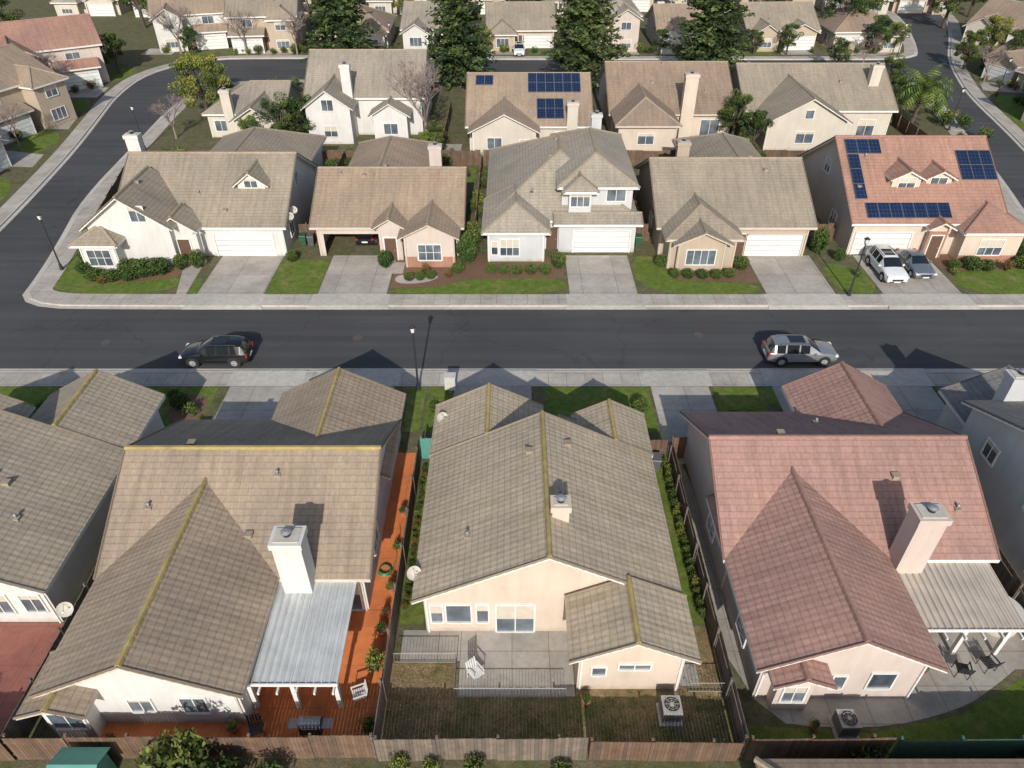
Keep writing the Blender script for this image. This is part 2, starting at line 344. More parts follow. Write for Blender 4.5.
def house(name, bl, wall, roof, cap, tr=trim2, wins=(), gars=(), doors=(), chims=(), vents=0, dishes=(), solar=(), cols=(), ac=()):
    H = empty(name)
    w = MB(); r = MB(); c = MB(); dn = MB()
    for i, b in enumerate(bl):
        roof_block(r, c, b, i); wall_block(w, b, i)
        if b['ze'] < 3.6 and i < 3:
            o = b['ov']+.02*i
            for x in (b['x0']+o+.08, b['x1']-o-.16): dn.box(x, x+.08, b['y0']+o-.075, b['y0']+o-.004, .1, b['ze']-.12)
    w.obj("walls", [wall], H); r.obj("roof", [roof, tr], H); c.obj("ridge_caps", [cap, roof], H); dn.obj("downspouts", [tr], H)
    d = MB()
    for (bi, side, pos, z0, ww, hh, *n) in wins: window(d, side, plane(bl[bi], bi, side), pos, z0, ww, hh, n[0] if n else 2)
    d.obj("windows", [trim, glass, glass, trim2], H)
    g = MB()
    for (bi, side, pos, ww) in gars: garage(g, side, plane(bl[bi], bi, side), pos, ww)
    g.obj("garage_door", [tr, glass, garage_m, darkm], H)
    g = MB()
    for (bi, side, pos) in doors:
        pl = plane(bl[bi], bi, side); wbox(g, side, pl, pos-.5, pos+.5, .1, 2.2, -.01, .05, 1)
        wbox(g, side, pl, pos-.6, pos-.5, .1, 2.3, -.01, .09); wbox(g, side, pl, pos+.5, pos+.6, .1, 2.3, -.01, .09); wbox(g, side, pl, pos-.5, pos+.5, 2.2, 2.3, -.01, .09)
        wbox(g, side, pl, pos+.3, pos+.38, 1.0, 1.1, .05, .12, 2)
    g.obj("front_door", [trim, door_m, metal], H)
    g = MB()
    for (x, y, ww, dd, z) in chims:
        g.box(x-ww/2, x+ww/2, y-dd/2, y+dd/2, 0, z, 0); g.box(x-ww/2-.08, x+ww/2+.08, y-dd/2-.08, y+dd/2+.08, z-.30, z+.02, 0)
        g.box(x-ww/2+.08, x+ww/2-.08, y-dd/2+.08, y+dd/2-.08, z+.02, z+.07, 2)
        g.cyl((x, y, z+.05), (x, y, z+.22), .17, .17, 12, 3); g.cyl((x, y, z+.28), (x, y, z+.36), .24, .10, 12, 1)
        for q in range(4): g.cyl((x+.12*math.cos(q*1.57), y+.12*math.sin(q*1.57), z+.2), (x+.12*math.cos(q*1.57), y+.12*math.sin(q*1.57), z+.3), .015, .015, 4, 1)
    g.obj("chimney", [wall, metal, kerbmat, darkm], H)
    g = MB()
    for k in range(vents):
        b = bl[0]; x = U(b['x0']+1.2, b['x1']-1.2); y = U(b['y0']+1.2, b['y1']-1.5); z = max(roof_z(q, i, x, y) for i, q in enumerate(bl) if q['x0'] < x < q['x1'] and q['y0'] < y < q['y1'])
        if k % 2: g.cyl((x, y, z-.1), (x, y, z+.3), .05, .05, 8, 0); g.cyl((x, y, z+.24), (x, y, z+.32), .085, .05, 8, 0); g.box(x-.14, x+.14, y-.14, y+.14, z-.05, z+.07, 1)
        else: g.box(x-.15, x+.15, y-.13, y+.13, z-.1, z+.17, 1); g.box(x-.19, x+.19, y-.17, y+.17, z+.17, z+.21, 1)
    g.obj("roof_vents", [metal, caps['t']], H)
    for (x, y, z) in dishes:
        g = MB(); g.cyl((x, y, z-.4), (x, y, z+.1), .025, .025, 6, 0)
        c0 = Vector((x, y-.1, z+.2)); n = Vector((.35, -.75, .55)).normalized(); a = n.cross(Vector((0, 0, 1))).normalized(); bb = n.cross(a)
        rings = []
        for rr, dd in ((0.001, 0), (.15, .015), (.26, .055), (.34, .10)):
            rings.append([c0+n*dd+(a*math.cos(t*math.pi/8)+bb*math.sin(t*math.pi/8))*rr for t in range(16)])
        for k in range(3):
            for t in range(16): g.face([rings[k][t], rings[k][(t+1) % 16], rings[k+1][(t+1) % 16], rings[k+1][t]], 1)
        g.cyl(c0-bb*.3, c0+n*.4, .012, .012, 4, 0); g.cyl(c0+n*.38, c0+n*.48, .045, .045, 6, 0)
        g.obj("satellite_dish", [metal, kerbmat], H)
    g = MB()
    for (bi, x0, t0, nx, nt_) in solar:
        b = bl[bi]; a = math.atan(b['p']); pw, ph = 1.02, 1.55
        for ix in range(nx):
            for it in range(nt_):
                s0 = t0+it*(ph+.03); s1 = s0+ph; xx = x0+ix*(pw+.02)
                def pt(x, s, o, b=b, a=a): return (x, b['y0']+s*math.cos(a)-o*math.sin(a), b['ze']+s*math.sin(a)+o*math.cos(a))
                g.hexa([pt(xx, s0, .06), pt(xx+pw, s0, .06), pt(xx+pw, s1, .06), pt(xx, s1, .06), pt(xx, s0, .11), pt(xx+pw, s0, .11), pt(xx+pw, s1, .11), pt(xx, s1, .11)], 0)
                e = .03; g.hexa([pt(xx+e, s0+e, .111), pt(xx+pw-e, s0+e, .111), pt(xx+pw-e, s1-e, .111), pt(xx+e, s1-e, .111), pt(xx+e, s0+e, .118), pt(xx+pw-e, s0+e, .118), pt(xx+pw-e, s1-e, .118), pt(xx+e, s1-e, .118)], 1)
    g.obj("solar_panels", [frame_m, solar_m], H)
    g = MB()
    for (x, y, z) in cols: g.box(x-.18, x+.18, y-.18, y+.18, 0, z); g.box(x-.25, x+.25, y-.25, y+.25, 0, .4)
    g.obj("porch_columns", [wall], H)
    return H

# near row
house("stucco_house", [blk(-4.45, 7.6, 19.3, 28.7, 3, .51, 'y'), blk(2.35, 7.75, 16.4, 19.6, 2.99, .5, 'y'),
      blk(-4.5, 1.85, 28.72, 33, 2.97, .5, 'y'), blk(3.45, 7.7, 28.74, 32.2, 2.95, .5, 'y'), blk(1.2, 4.2, 28.76, 31.6, 2.9, .3, 'y')],
      peach, roofs['nc'], capY, trim, wins=[(0, 'S', -3.45, .9, .5, 1.25, 1), (0, 'S', -2.45, .9, 1.1, 1.25, 1), (0, 'S', -1.35, .9, .5, 1.25, 1), (0, 'S', .15, .15, 1.7, 2.0, 2),
      (1, 'S', 3.7, 1.3, .55, .55, 1), (1, 'S', 5.2, 1.75, 1.3, .35, 2), (0, 'W', 23, 1, 1.2, 1.1)], chims=[(2.15, 21.9, .75, .62, 6.6)], vents=4,
      dishes=[(-4.5, 20.9, 2.9), (-4.0, 31.6, 3.1)], gars=[(2, 'N', -1.3, 4.8)])
house("stucco_house", [blk(-19, -6.45, 20.5, 31.7, 3, .53, 'x'), blk(-18.95, -10.6, 14.9, 24.8, 3, .52, 'y'), blk(-13.9, -6.4, 27, 34, 3, .52, 'y'), blk(-19.3, -16.6, 14.2, 17, 2.7, .4, 'y')],
      white, roofs['nl'], capY, trim2, wins=[(1, 'S', -13, 1, 1.0, 1.1), (1, 'S', -15.2, 1.1, .9, .9), (0, 'E', 24, 1.2, 1.2, 1.0), (0, 'S', -8.0, .15, 1.6, 2.0), (3, 'S', -17.9, 1, 1.3, 1.1)],
      chims=[(-9.6, 20.4, 1.25, .95, 6.1)], vents=4, dishes=[(-19.4, 18.9, 3.0)])
house("stucco_house", [blk(9.88, 22.8, 21.6, 32.4, 3, .53, 'x'), blk(9.93, 17.7, 16, 25.6, 3, .53, 'y'), blk(16.5, 22.9, 27.5, 34.8, 3, .56, 'y'), blk(10.5, 13.0, 15.4, 18, 2.75, .45, 'y')],
      pink, roofs['nr'], caps['r'], trim, wins=[(1, 'S', 15.6, .95, 1.0, 1.1, 1), (3, 'S', 11.75, .9, .9, 1.1, 2), (1, 'S', 13.8, .95, .5, .9, 1), (0, 'W', 25, 1, 1.2, 1.0), (1, 'W', 19, 1, 1.2, 1.0), (0, 'S', 19.8, .15, 1.6, 2.0)],
      chims=[(18.3, 21.5, 1.25, .95, 6.4)], vents=4)
house("stucco_house", [blk(-33.6, -20.9, 19.8, 29, 3, .50, 'y'), blk(-27.9, -20.95, 29.02, 34.0, 2.97, .54, 'y'), blk(-33.6, -28.3, 29.04, 33.0, 2.95, .5, 'y')], white, roofs['nl2'], capY, trim,
      wins=[(0, 'S', -22.2, 1, .9, 1.2), (0, 'S', -23.8, .9, 1.0, 1.3), (0, 'S', -26, .15, 1.8, 2.0)], vents=3)
house("stucco_house", [blk(24.9, 38, 19, 31, 5.0, .42, 'x'), blk(26, 33, 27, 34.5, 3, .5, 'y')], greyst, roofs['nr2'], caps['g'], trim,
      wins=[(0, 'W', 24, 3.4, 1, 1), (0, 'W', 28, 3.4, 1, 1), (0, 'W', 22, 1, 1, 1)], chims=[(27.6, 31.2, 1.1, .8, 6.6)])
# far side of the street, first row
house("stucco_house", [blk(-34.5, -19.4, 57, 71, 3, .57, 'x'), blk(-36, -28.3, 55.2, 62, 3.7, .72, 'y'), blk(-36.6, -32.6, 53.9, 56.5, 2.8, .5, 'y', 1), blk(-24.4, -21.3, 60.2, 64.5, 5.4, .75, 'y', ov=.3), blk(-32, -20.6, 66, 80, 3, .5, 'y', 0, 1), blk(-30.4, -26.6, 55.9, 58.6, 3.1, .7, 'y')],
      white, roofs['a'], caps['t'], trim, wins=[(3, 'S', -22.85, 5.15, 1.1, .8, 2), (1, 'S', -31.0, 4.2, 1.2, 1.3, 2), (2, 'S', -34.6, .8, 1.9, 1.4, 3), (0, 'E', 60, 1, 1.2, 1.2), (0, 'E', 64, 4.2, 1, 1), (5, 'S', -29.5, 1.0, .8, 1.3, 1)],
      gars=[(0, 'S', -23.4, 5.0)], doors=[(5, 'S', -28.2)], chims=[(-35.0, 66.5, 1.2, .8, 7.8)], vents=3, dishes=[(-19.3, 58.5, 3.2), (-19.3, 59.8, 3.2)], cols=[(-30.2, 56.1, 2.9), (-26.9, 56.1, 2.9)])
house("stucco_house", [blk(-17.4, -4.1, 57, 69, 3, .5, 'x', 0, 0, (-16.4, -11.6, 2.2)), blk(-9.6, -4.4, 54.9, 61, 3, .5, 'y'), blk(-11.9, -9.0, 56.2, 60, 3.3, .6, 'y'), blk(-16.6, -8.3, 64, 78, 3, .5, 'y', 0, 1)],
      pink, roofs['b'], caps['t'], trim2, wins=[(1, 'S', -7.0, .8, 1.9, 1.4, 3), (0, 'E', 62, 1, 1.2, 1)], doors=[(2, 'S', -10.5)], chims=[(-7.6, 70.5, 1.2, .8, 5.4)], vents=5)
house("two_storey_stucco_house", [blk(-2.4, 11.2, 58.4, 76, 3, .56, 'y', 1, 1), blk(3.9, 11.0, 59.4, 73, 5.6, .5, 'y', 1, 1), blk(-2.6, 3.3, 55.9, 63, 3, .5, 'y', 1), blk(3.6, 11.35, 57.6, 60.4, 2.95, .35, 'x'), blk(4.4, 7.4, 58.4, 62, 5.55, .5, 'y', 1, 0)],
      greyst, roofs['c'], caps['t'], trim, wins=[(4, 'S', 5.9, 4.1, 1.6, 1.1, 3), (1, 'S', 9.1, 4.2, 1.6, 1.0, 2), (2, 'S', -.2, .7, 1.6, 1.5, 3), (2, 'S', -1.5, .8, .5, 1.2, 1)],
      gars=[(3, 'S', 7.9, 4.9)], doors=[(0, 'S', 3.55)], chims=[(8.6, 74.5, 1.0, .7, 7.2)], vents=3)
house("stucco_house", [blk(12.4, 26.2, 57, 71, 3, .5, 'x'), blk(12.8, 19.4, 54.7, 63, 3, .5, 'y', 1), blk(13.4, 18.4, 54.1, 57, 2.8, .45, 'y'), blk(17.6, 26, 64, 79, 3, .5, 'y', 0, 1)],
      tan, roofs['d'], caps['t'], trim2, wins=[(2, 'S', 15.9, .8, 2.4, 1.3, 4), (0, 'W', 62, 1, 1.2, 1)], gars=[(0, 'S', 22.9, 4.9)], doors=[(0, 'S', 19.9)], chims=[(17.0, 71, 1.2, .8, 5.6)], vents=5)
house("two_storey_stucco_house", [blk(29.2, 42.8, 57.3, 73, 3.2, .62, 'x'), blk(32.9, 36.0, 60.2, 66, 6, .5, 'y', ov=.3), blk(36.02, 38.9, 60.5, 66, 5.9, .5, 'y', ov=.3), blk(38.2, 44.2, 55.8, 62, 3, .45, 'y', 1), blk(35.6, 38.0, 56.6, 59.5, 3, .5, 'y')],
      peach, roofs['e'], caps['r'], trim, wins=[(1, 'S', 34.5, 5.1, 1.4, .9), (2, 'S', 37.4, 5.0, 1.4, .9), (3, 'S', 41.2, .8, 2.0, 1.4, 3), (0, 'W', 62, 1, 1.2, 1.2), (0, 'W', 66, 4.5, 1.2, 1.2)],
      gars=[(0, 'S', 32.5, 4.8)], doors=[(4, 'S', 36.8)], solar=[(0, 30.6, .55, 7, 1), (0, 29.9, 2.5, 1, 3), (0, 29.9, 7.3, 3, 1), (0, 39.6, 4.5, 3, 2)], vents=3, chims=[(44.6, 66, .9, .9, 4.2)])
bv = MB(); bv.box(38.66, 43.74, 56.235, 56.27, 0, .75); bv.box(35.98, 37.62, 57.085, 57.115, 0, 2.6)
bv.box(-9.08, -8.1, 55.33, 55.362, 0, 1.1); bv.box(-5.9, -4.9, 55.33, 55.362, 0, 1.1); bv.box(-8.09, -5.91, 55.33, 55.362, 0, .7)
bv.obj("brick_veneer_wall", [brick_m])
# second row, backs to us
house("stucco_house", [blk(-5.4, 9.4, 83.5, 99, 3, .5, 'x'), blk(-5.0, 3.2, 81.5, 92, 3, .5, 'y')], cream, roofs['b'], caps['t'], trim, wins=[(1, 'S', -2, 1, 1.6, 1.2), (1, 'S', 1.4, 1, 1, 1), (0, 'S', 6, .2, 2, 2)],
      solar=[(0, -4.3, 6.6, 2, 1), (0, 1.9, 5.4, 6, 2), (0, 2.9, 1.2, 3, 2)], chims=[(6.9, 83.9, 1.2, .9, 5.6)])
house("stucco_house", [blk(11.6, 27, 88, 104, 3, .5, 'x'), blk(11.8, 19.4, 83, 95, 3.2, .55, 'y', 1)], peach, roofs['g'], caps['t'], trim2, wins=[(1, 'S', 15.5, 1, 1.8, 1.2), (0, 'S', 24, .2, 2.2, 2)], chims=[(20.9, 88, 1.5, 1.0, 7.6)], vents=4)
house("stucco_house", [blk(27.8, 46.2, 88, 102, 3.4, .52, 'x'), blk(29, 39, 83.4, 94, 3.4, .55, 'y')], cream, roofs['d'], caps['t'], trim, wins=[(1, 'S', 34, 1, 2, 1.3), (1, 'S', 34, 3.8, .9, .9, 1), (0, 'S', 43, .2, 2, 2)], chims=[(44.0, 92, 1.2, .9, 7.6)], vents=3)
house("two_storey_stucco_house", [blk(-25, -10.5, 89, 102, 4.6, .6, 'x'), blk(-24.6, -18.5, 85.6, 95, 4.3, .7, 'y'), blk(-17, -12, 86.5, 95, 3.2, .6, 'y')], white, roofs['f'], caps['t'], trim,
      wins=[(1, 'S', -21.5, 1, 1.5, 1.2), (1, 'S', -21.5, 4, 1.3, 1.2), (2, 'S', -14.5, 1, 1.6, 1.2), (0, 'E', 94, 3.6, 1.2, 1.2)], chims=[(-19.5, 89, 1.1, .8, 8.4)])
house("stucco_house", [blk(-37.2, -27.2, 88, 98, 3, .5, 'x', 1), blk(-33, -27.4, 85, 93, 3.0, .6, 'y')], cream, roofs['f'], caps['t'], trim, wins=[(1, 'S', -30, 1, 1.4, 1.2), (0, 'S', -35.3, .9, 1.4, 1.2)], chims=[(-33.8, 88, 1.1, .8, 5.8)])
# third row and the outer neighbourhood; built facing -Y, optionally turned about their own centre
def gen(cx, y0, w, rf, wl, cp, two=False, flip=1, nm="stucco_house", d=13, rot=0, hip=False):
    x0, x1 = -w/2, w/2; ze = 5.4 if two else 3.0; Y0 = -d/2
    gx = flip*w*.22; wx = -flip*w*.27
    bl = [blk(x0, x1, Y0, Y0+d, ze, .5, 'x', int(hip), int(hip)), blk(wx-w*.21, wx+w*.21, Y0-2.2, Y0+5, ze-.2, .6, 'y', int(R() < .35))]
    if two: bl.append(blk(gx-3, gx+3, Y0-2, Y0+2, 2.9, .4, 'x'))
    elif R() < .6: bl.append(blk(gx-3.1, gx+3.1, Y0-1.2, Y0+5, 2.9, .45, 'y', int(R() < .4)))
    gi = 2 if len(bl) > 2 else 0
    wn = [(1, 'S', wx, .8, 2, 1.3, 3), (0, 'E', Y0+4, 1, 1.2, 1), (0, 'W', Y0+4, 1, 1.2, 1)]
    if two: wn += [(1, 'S', wx, 3.6, 1.6, 1.1), (0, 'S', gx, 3.8, 1.8, 1.1)]
    H = house(nm, bl, wl, rf, cp, trim, wins=wn, gars=[(gi, 'S', gx, 4.8)], doors=[(0, 'S', 0)], vents=2, chims=[(x0+2, Y0+d-3, 1.1, .8, ze+3)])
    H.location = (cx, y0+d/2, 0); H.rotation_euler = (0, 0, rot); return H
walls = [cream, white, peach, tan, greyst, pink]; rk = ['a', 'b', 'c', 'd', 'f', 'g']
for k in range(9):
    cx = -57+k*14.6+U(-.8, .8)
    gen(cx, 131.5+U(0, 2.5), U(11.6, 13), roofs[rk[(k*5+1) % 6]], walls[(k*2+1) % 6], caps['t'], k in (0, 1, 5), random.choice((-1, 1)), hip=k % 3 == 2, rot=U(-.05, .05) if k > 1 else (.28, .12)[k])
for k in range(12):
    gen(-85+k*15.5+U(-1, 1), 160+U(0, 5), 13, roofs[rk[(k*3+2) % 6]], walls[(k*3) % 6], caps['t'], k % 4 == 1, random.choice((-1, 1)), hip=k % 3 == 0)
gen(-69, 108, 15, roofs['e'], pink, caps['r'], True, 1, "two_storey_brick_house", 12, .55)
gen(-66, 87, 13, roofs['b'], tan, caps['t'], True, -1, "two_storey_stucco_house", 12, 1.2)
gen(-64, 68, 13, roofs['d'], cream, caps['t'], False, 1, rot=1.45)
gen(80, 106, 13, roofs['g'], tan, caps['t'], False, -1, rot=-1.25)
gen(75, 84, 13, roofs['f'], cream, caps['t'], True, 1, "two_storey_stucco_house", rot=-1.4)
gen(90, 132, 14, roofs['g'], cream, caps['t'], False, 1, rot=-.9)
# house behind the rear fence, its roof edge just enters the frame
house("stucco_house", [blk(9.2, 24, -1, 12.9, 2.2, .3, 'x', 1, 1)], cream, roofs['b'], caps['t'])

# ------------------------------------------------------------------ patio covers
def patio_cover(x0, x1, y0, y1, z, m, post):
    H = empty("patio_cover"); g = MB()
    g.hexa([(x0, y0, z-.25), (x1, y0, z-.25), (x1, y1, z), (x0, y1, z), (x0, y0, z-.2), (x1, y0, z-.2), (x1, y1, z+.05), (x0, y1, z+.05)], 0)
    n = int((x1-x0)/.3)
    for i in range(n+1):
        x = x0+(x1-x0)*i/n; g.hexa([(x-.03, y0, z-.2), (x+.03, y0, z-.2), (x+.03, y1, z+.05), (x-.03, y1, z+.05), (x-.02, y0, z-.15), (x+.02, y0, z-.15), (x+.02, y1, z+.1), (x-.02, y1, z+.1)], 0)
    g.obj("ribbed_roof", [m], H); g = MB()
    g.box(x0, x1, y0+.1, y0+.25, z-.45, z-.26); g.box(x0-.02, x1+.02, y0-.06, y0-.005, z-.3, z-.14)
    for i in range(6):
        x = x0+.1+(x1-x0-.3)*i/5; g.box(x, x+.08, y0-.25, y0+.3, z-.60, z-.46)
    for x in (x0+.25, (x0+x1)/2, x1-.25): g.box(x-.09, x+.09, y0+.3, y0+.48, 0, z-.28)
    g.obj("posts_and_beam", [post], H)
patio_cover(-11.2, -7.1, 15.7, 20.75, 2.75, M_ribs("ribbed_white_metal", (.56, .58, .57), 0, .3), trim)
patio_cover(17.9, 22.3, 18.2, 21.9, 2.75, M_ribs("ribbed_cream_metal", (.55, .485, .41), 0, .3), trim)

# ------------------------------------------------------------------ terrain
def offs(P, d, closed):
    n = len(P); out = []
    for i in range(n):
        a = P[i-1] if (i > 0 or closed) else None; b = P[(i+1) % n] if (i < n-1 or closed) else None; p = P[i]
        ns = []
        for q, r in ((a, p), (p, b)):
            if q is None or r is None: continue
            dx, dy = r[0]-q[0], r[1]-q[1]; l = math.hypot(dx, dy); ns.append((-dy/l, dx/l))
        nx = sum(t[0] for t in ns)/len(ns); ny = sum(t[1] for t in ns)/len(ns); l2 = nx*nx+ny*ny
        out.append((p[0]+nx*d/l2, p[1]+ny*d/l2))
    return out
def strip(mb, P, d0, d1, z0, z1, closed, zf=None, mi=0):
    A = offs(P, d0, closed); B = offs(P, d1, closed); n = len(P)
    for i in range(n if closed else n-1):
        j = (i+1) % n
        mb.face([(*A[i], z0), (*A[j], z0), (*B[j], z1), (*B[i], z1)], mi)
        if zf is not None: mb.face([(*A[i], zf), (*A[j], zf), (*A[j], z0), (*A[i], z0)], mi)
def smooth_poly(P, closed, it=2):
    for _ in range(it):
        Q = []; n = len(P)
        if not closed: Q.append(P[0])
        for i in range(n if closed else n-1):
            a, b = P[i], P[(i+1) % n]
            Q += [(a[0]*.75+b[0]*.25, a[1]*.75+b[1]*.25), (a[0]*.25+b[0]*.75, a[1]*.25+b[1]*.75)]
        if not closed: Q.append(P[-1])
        P = Q
    return P
island = smooth_poly([(-30, 49), (0, 49), (30, 49), (45, 49), (49, 49.5), (49.2, 56), (49.9, 65), (52.8, 75.2), (56.6, 91.6), (59.5, 104), (62, 114.5), (54, 114.5), (0, 114.5), (-36, 114.3), (-44.5, 112), (-46.5, 103), (-45.0, 86), (-43.7, 70), (-41.2, 60), (-39.9, 54), (-39.2, 49.2)], True)
near = [(140, 40.3), (0, 40.3), (-140, 40.3)]
outer = smooth_poly([(-47.5, 50.5), (-48.3, 60), (-49.6, 70), (-51.8, 84), (-54.3, 96), (-56.5, 106), (-57, 118), (-51, 126.5), (-40, 127.5), (0, 126.5), (50, 126.5), (66, 126.5), (70, 134), (80, 165), (85, 220)], False)
east = smooth_poly([(98, 220), (90, 165), (80, 142), (72, 126.5), (67, 112), (64.8, 104), (62.3, 91), (59.8, 80), (57.5, 68), (57.2, 56), (58, 49), (66, 48.9), (140, 48.9)], False)
ker, sw, gut = MB(), MB(), MB()
for P, cl in ((island, True), (near, False), (outer, False), (east, False)):
    strip(ker, P, 0, .16, .13, .13, cl, 0); strip(sw, P, .16, 1.75, .12, .12, cl); strip(gut, P, -.42, 0, .006, .016, cl)
ker.obj("kerb", [kerbmat]); sw.obj("sidewalk", [concrete]); gut.obj("gutter", [kerbmat])
g = MB(); g.poly([(-3000, -3000), (3000, -3000), (3000, 3000), (-3000, 3000)], -.03); g.obj("ground", [ground_m])
g = MB(); g.poly([(-250, 30), (250, 30), (250, 400), (-250, 400)], 0); g.obj("asphalt_road", [asphalt])
g = MB(); g.poly(offs(island, 1.75, True), .10)
g.poly([(-250, -60), (250, -60), (250, 38.55), (-250, 38.55)], .10)
g.poly(offs(outer, 1.75, False)+[(86, 400), (-250, 400), (-250, 50)], .10)
e1 = offs(east, 1.75, False); g.poly(e1+[(250, 50.7), (250, 400), (100, 400)], .10)
g.obj("terrain", [ground_m])

lawn, bed, drive, apron, patio, orn, dry, red, grav, olv = [MB() for _ in range(10)]
def rect(x0, x1, y0, y1): return [(x0, y0), (x1, y0), (x1, y1), (x0, y1)]
Z1, Z2, Z3 = .104, .108, .112
# far side front yards
lawn.poly(smooth_poly([(-39, 60), (-38.5, 54), (-37.6, 50.9), (-27.4, 50.9), (-28.2, 54.5), (-33, 53.6), (-36.9, 55), (-37.2, 60)], True), Z1)
lawn.poly(rect(-20.1, -15.9, 50.85, 56.6), Z1); lawn.poly([(-26.4, 50.85), (-25.6, 50.85), (-26, 53.2), (-26.6, 53.2)], Z1)
lawn.poly(smooth_poly([(-10, 50.8), (4.4, 50.8), (4.5, 53.4), (0, 53.4), (-4, 53.2), (-6, 51.9), (-10, 51.6)], True), Z1)
lawn.poly(smooth_poly([(10.4, 50.8), (20.5, 50.8), (20.3, 52.6), (13.8, 53), (12.8, 57.5), (10.5, 57.5)], True), Z1)
lawn.poly(smooth_poly([(26.6, 50.8), (30, 50.8), (30.2, 54.6), (26.8, 56.6)], True), Z1)
lawn.poly(smooth_poly([(37, 50.8), (46.6, 50.8), (47.4, 56), (47.4, 62), (45.5, 59), (43, 54.8), (37, 54.6)], True), Z1)
for (a, b) in ((-25.6, -20.2), (-15.8, -10.2), (4.7, 10.2), (20.7, 26.3), (30.2, 36.6)):
    drive.poly(rect(a, b, 50.8, 57.5), Z3); apron.poly(rect(a-.3, b+.3, 48.99, 50.79), .125)
    apron.face([(a-.5, 48.55, .02), (b+.5, 48.55, .02), (b+.3, 48.99, .126), (a-.3, 48.99, .126)])
drive.poly([(-27.3, 50.8), (-26.5, 50.8), (-26.8, 56.5), (-28.6, 56.5)], Z3+.001)
drive.poly(rect(-10.19, -9.3, 54.2, 56.2), Z3)
bed.poly(smooth_poly([(-37, 60), (-37, 54), (-33, 52.4), (-28, 53.6), (-28, 55.6), (-36, 56)], True), Z2)
bed.poly([(-10, 51.7), (-6, 52), (-4, 53.3), (4.4, 53.5), (4.4, 57), (-4, 58), (-10, 56.5)], Z2)
bed.poly([(12.9, 57.2), (13.9, 53.1), (20.5, 52.7), (20.5, 57)], Z2); bed.poly([(37, 54.7), (43, 54.9), (45.5, 59.2), (45, 62), (36.7, 58)], Z2)
grav.poly(smooth_poly([(-9.8, 52.4), (-7, 52.6), (-5.8, 54), (-9.8, 54.2)], True), Z3+.002)
# near row front yards
for a, b in ((-36, -19.8), (-6.9, -5.8), (-5.6, -4), (2.2, 9.2), (13.6, 16.6), (22.4, 24), (30, 40)): lawn.poly(rect(a, b, 33.9, 38.5), Z1)
lawn.poly(rect(16.6, 22.4, 36.6, 38.5), Z1)
for a, b in ((-19.1, -14.6), (-13.2, -8), (-3.9, 1.3), (9.4, 13.3), (17.6, 22.2), (24.6, 28.4)):
    drive.poly(rect(a, b, 31, 38.54), Z3); apron.poly(rect(a-.3, b+.3, 38.57, 40.3), .125)
    apron.face([(b+.5, 40.74, .02), (a-.5, 40.74, .02), (a-.3, 40.3, .126), (b+.3, 40.3, .126)])
bed.poly(smooth_poly([(-22.5, 35), (-19.9, 34.6), (-20, 37.6), (-22, 37.8)], True), Z2)
# back yards of the near row
FY = 13.9
dry.poly(rect(-5.4, -2.4, FY+.1, 18.1), Z1); olv.poly(rect(-2.38, 9.2, FY+.1, 16.5), Z1); dry.poly(rect(2.8, 9.2, 16.52, 20), Z1); lawn.poly(rect(-5.35, -4.2, 20.1, 31), Z1); lawn.poly(rect(8.4, 9.2, 20.2, 31), Z1)
patio.poly(rect(-2.36, 2.75, 16.52, 19.8), Z3); patio.poly(rect(-5.1, -2.38, 18.2, 19.8), Z3); patio.poly(rect(7.4, 8.3, 17, 31), Z3)
orn.poly(rect(-12.2, -5.5, FY+.1, 20.9), Z3); orn.poly(rect(-6.95, -5.5, 20.92, 32), Z3); orn.poly(rect(-18.4, -12.22, FY+.1, 15.5), Z3)
red.poly(rect(-32, -20.3, FY+.1, 20.2), Z2)
patio.poly(smooth_poly([(9.5, 15.5), (9.5, 31), (10.4, 31), (10.5, 17.6), (12, 16.6), (17, 16.6), (17.8, 21.8), (23.6, 21.8), (23.6, 18.4), (21.3, 17.0), (19.2, 15.9), (15, 15.0)], True, 2), Z3)
patio.poly(rect(16.6, 23.8, 17.8, 22), Z3-.002)
lawn.poly([(9.5, FY+.1), (24, FY+.1), (24, 18), (21.5, 16.8), (19.2, 15.7), (15, 14.9), (9.5, 15.3)], Z1)
patio.poly(rect(24.3, 25.2, 14.7, 31), Z3)
# far back yards, outer lawns
for a, b in ((-19, -4), (12, 27), (29, 46)): lawn.poly(rect(a, b, 74, 78.5), Z1) if a < 0 else dry.poly(rect(a, b, 80, 83), Z1)
patio.poly(rect(-2, 9, 79.5, 83), Z2); patio.poly(rect(-18, -6, 79.6, 86), Z2)
for k in range(9):
    cx = -57+k*14.6; f = 1 if k % 2 else -1
    drive.poly(rect(cx+f*2.8-2.6, cx+f*2.8+2.6, 129.4, 133.6), Z3); lawn.poly(rect(cx-f*4-2.6, cx-f*4+2.6, 129.4, 131.6), Z1)
lawn.poly(smooth_poly([(-50.6, 60), (-51.4, 66), (-53, 75), (-60, 77), (-58, 66), (-57, 58)], True), Z1)
lawn.poly(smooth_poly([(-54.3, 83), (-55.6, 90), (-60, 91), (-59, 82)], True), Z1); lawn.poly(smooth_poly([(-56.9, 97), (-58.4, 104), (-62, 104), (-62, 97)], True), Z1)
lawn.poly(smooth_poly([(-59, 112), (-58, 120), (-63, 122), (-64, 113)], True), Z1)
drive.poly([(-53.6, 78.5), (-54.4, 82.5), (-60, 84), (-59, 79)], Z3); drive.poly([(-55.9, 91.4), (-57.1, 96.6), (-62, 97), (-61, 91.6)], Z3); drive.poly([(-58.5, 105), (-59, 110), (-64, 110), (-63, 105)], Z3)
bed.poly(smooth_poly([(-57, 66), (-60, 77), (-62, 70), (-60, 60)], True), Z2); bed.poly([(-60, 82), (-60, 91), (-62, 91), (-62, 82)], Z2)
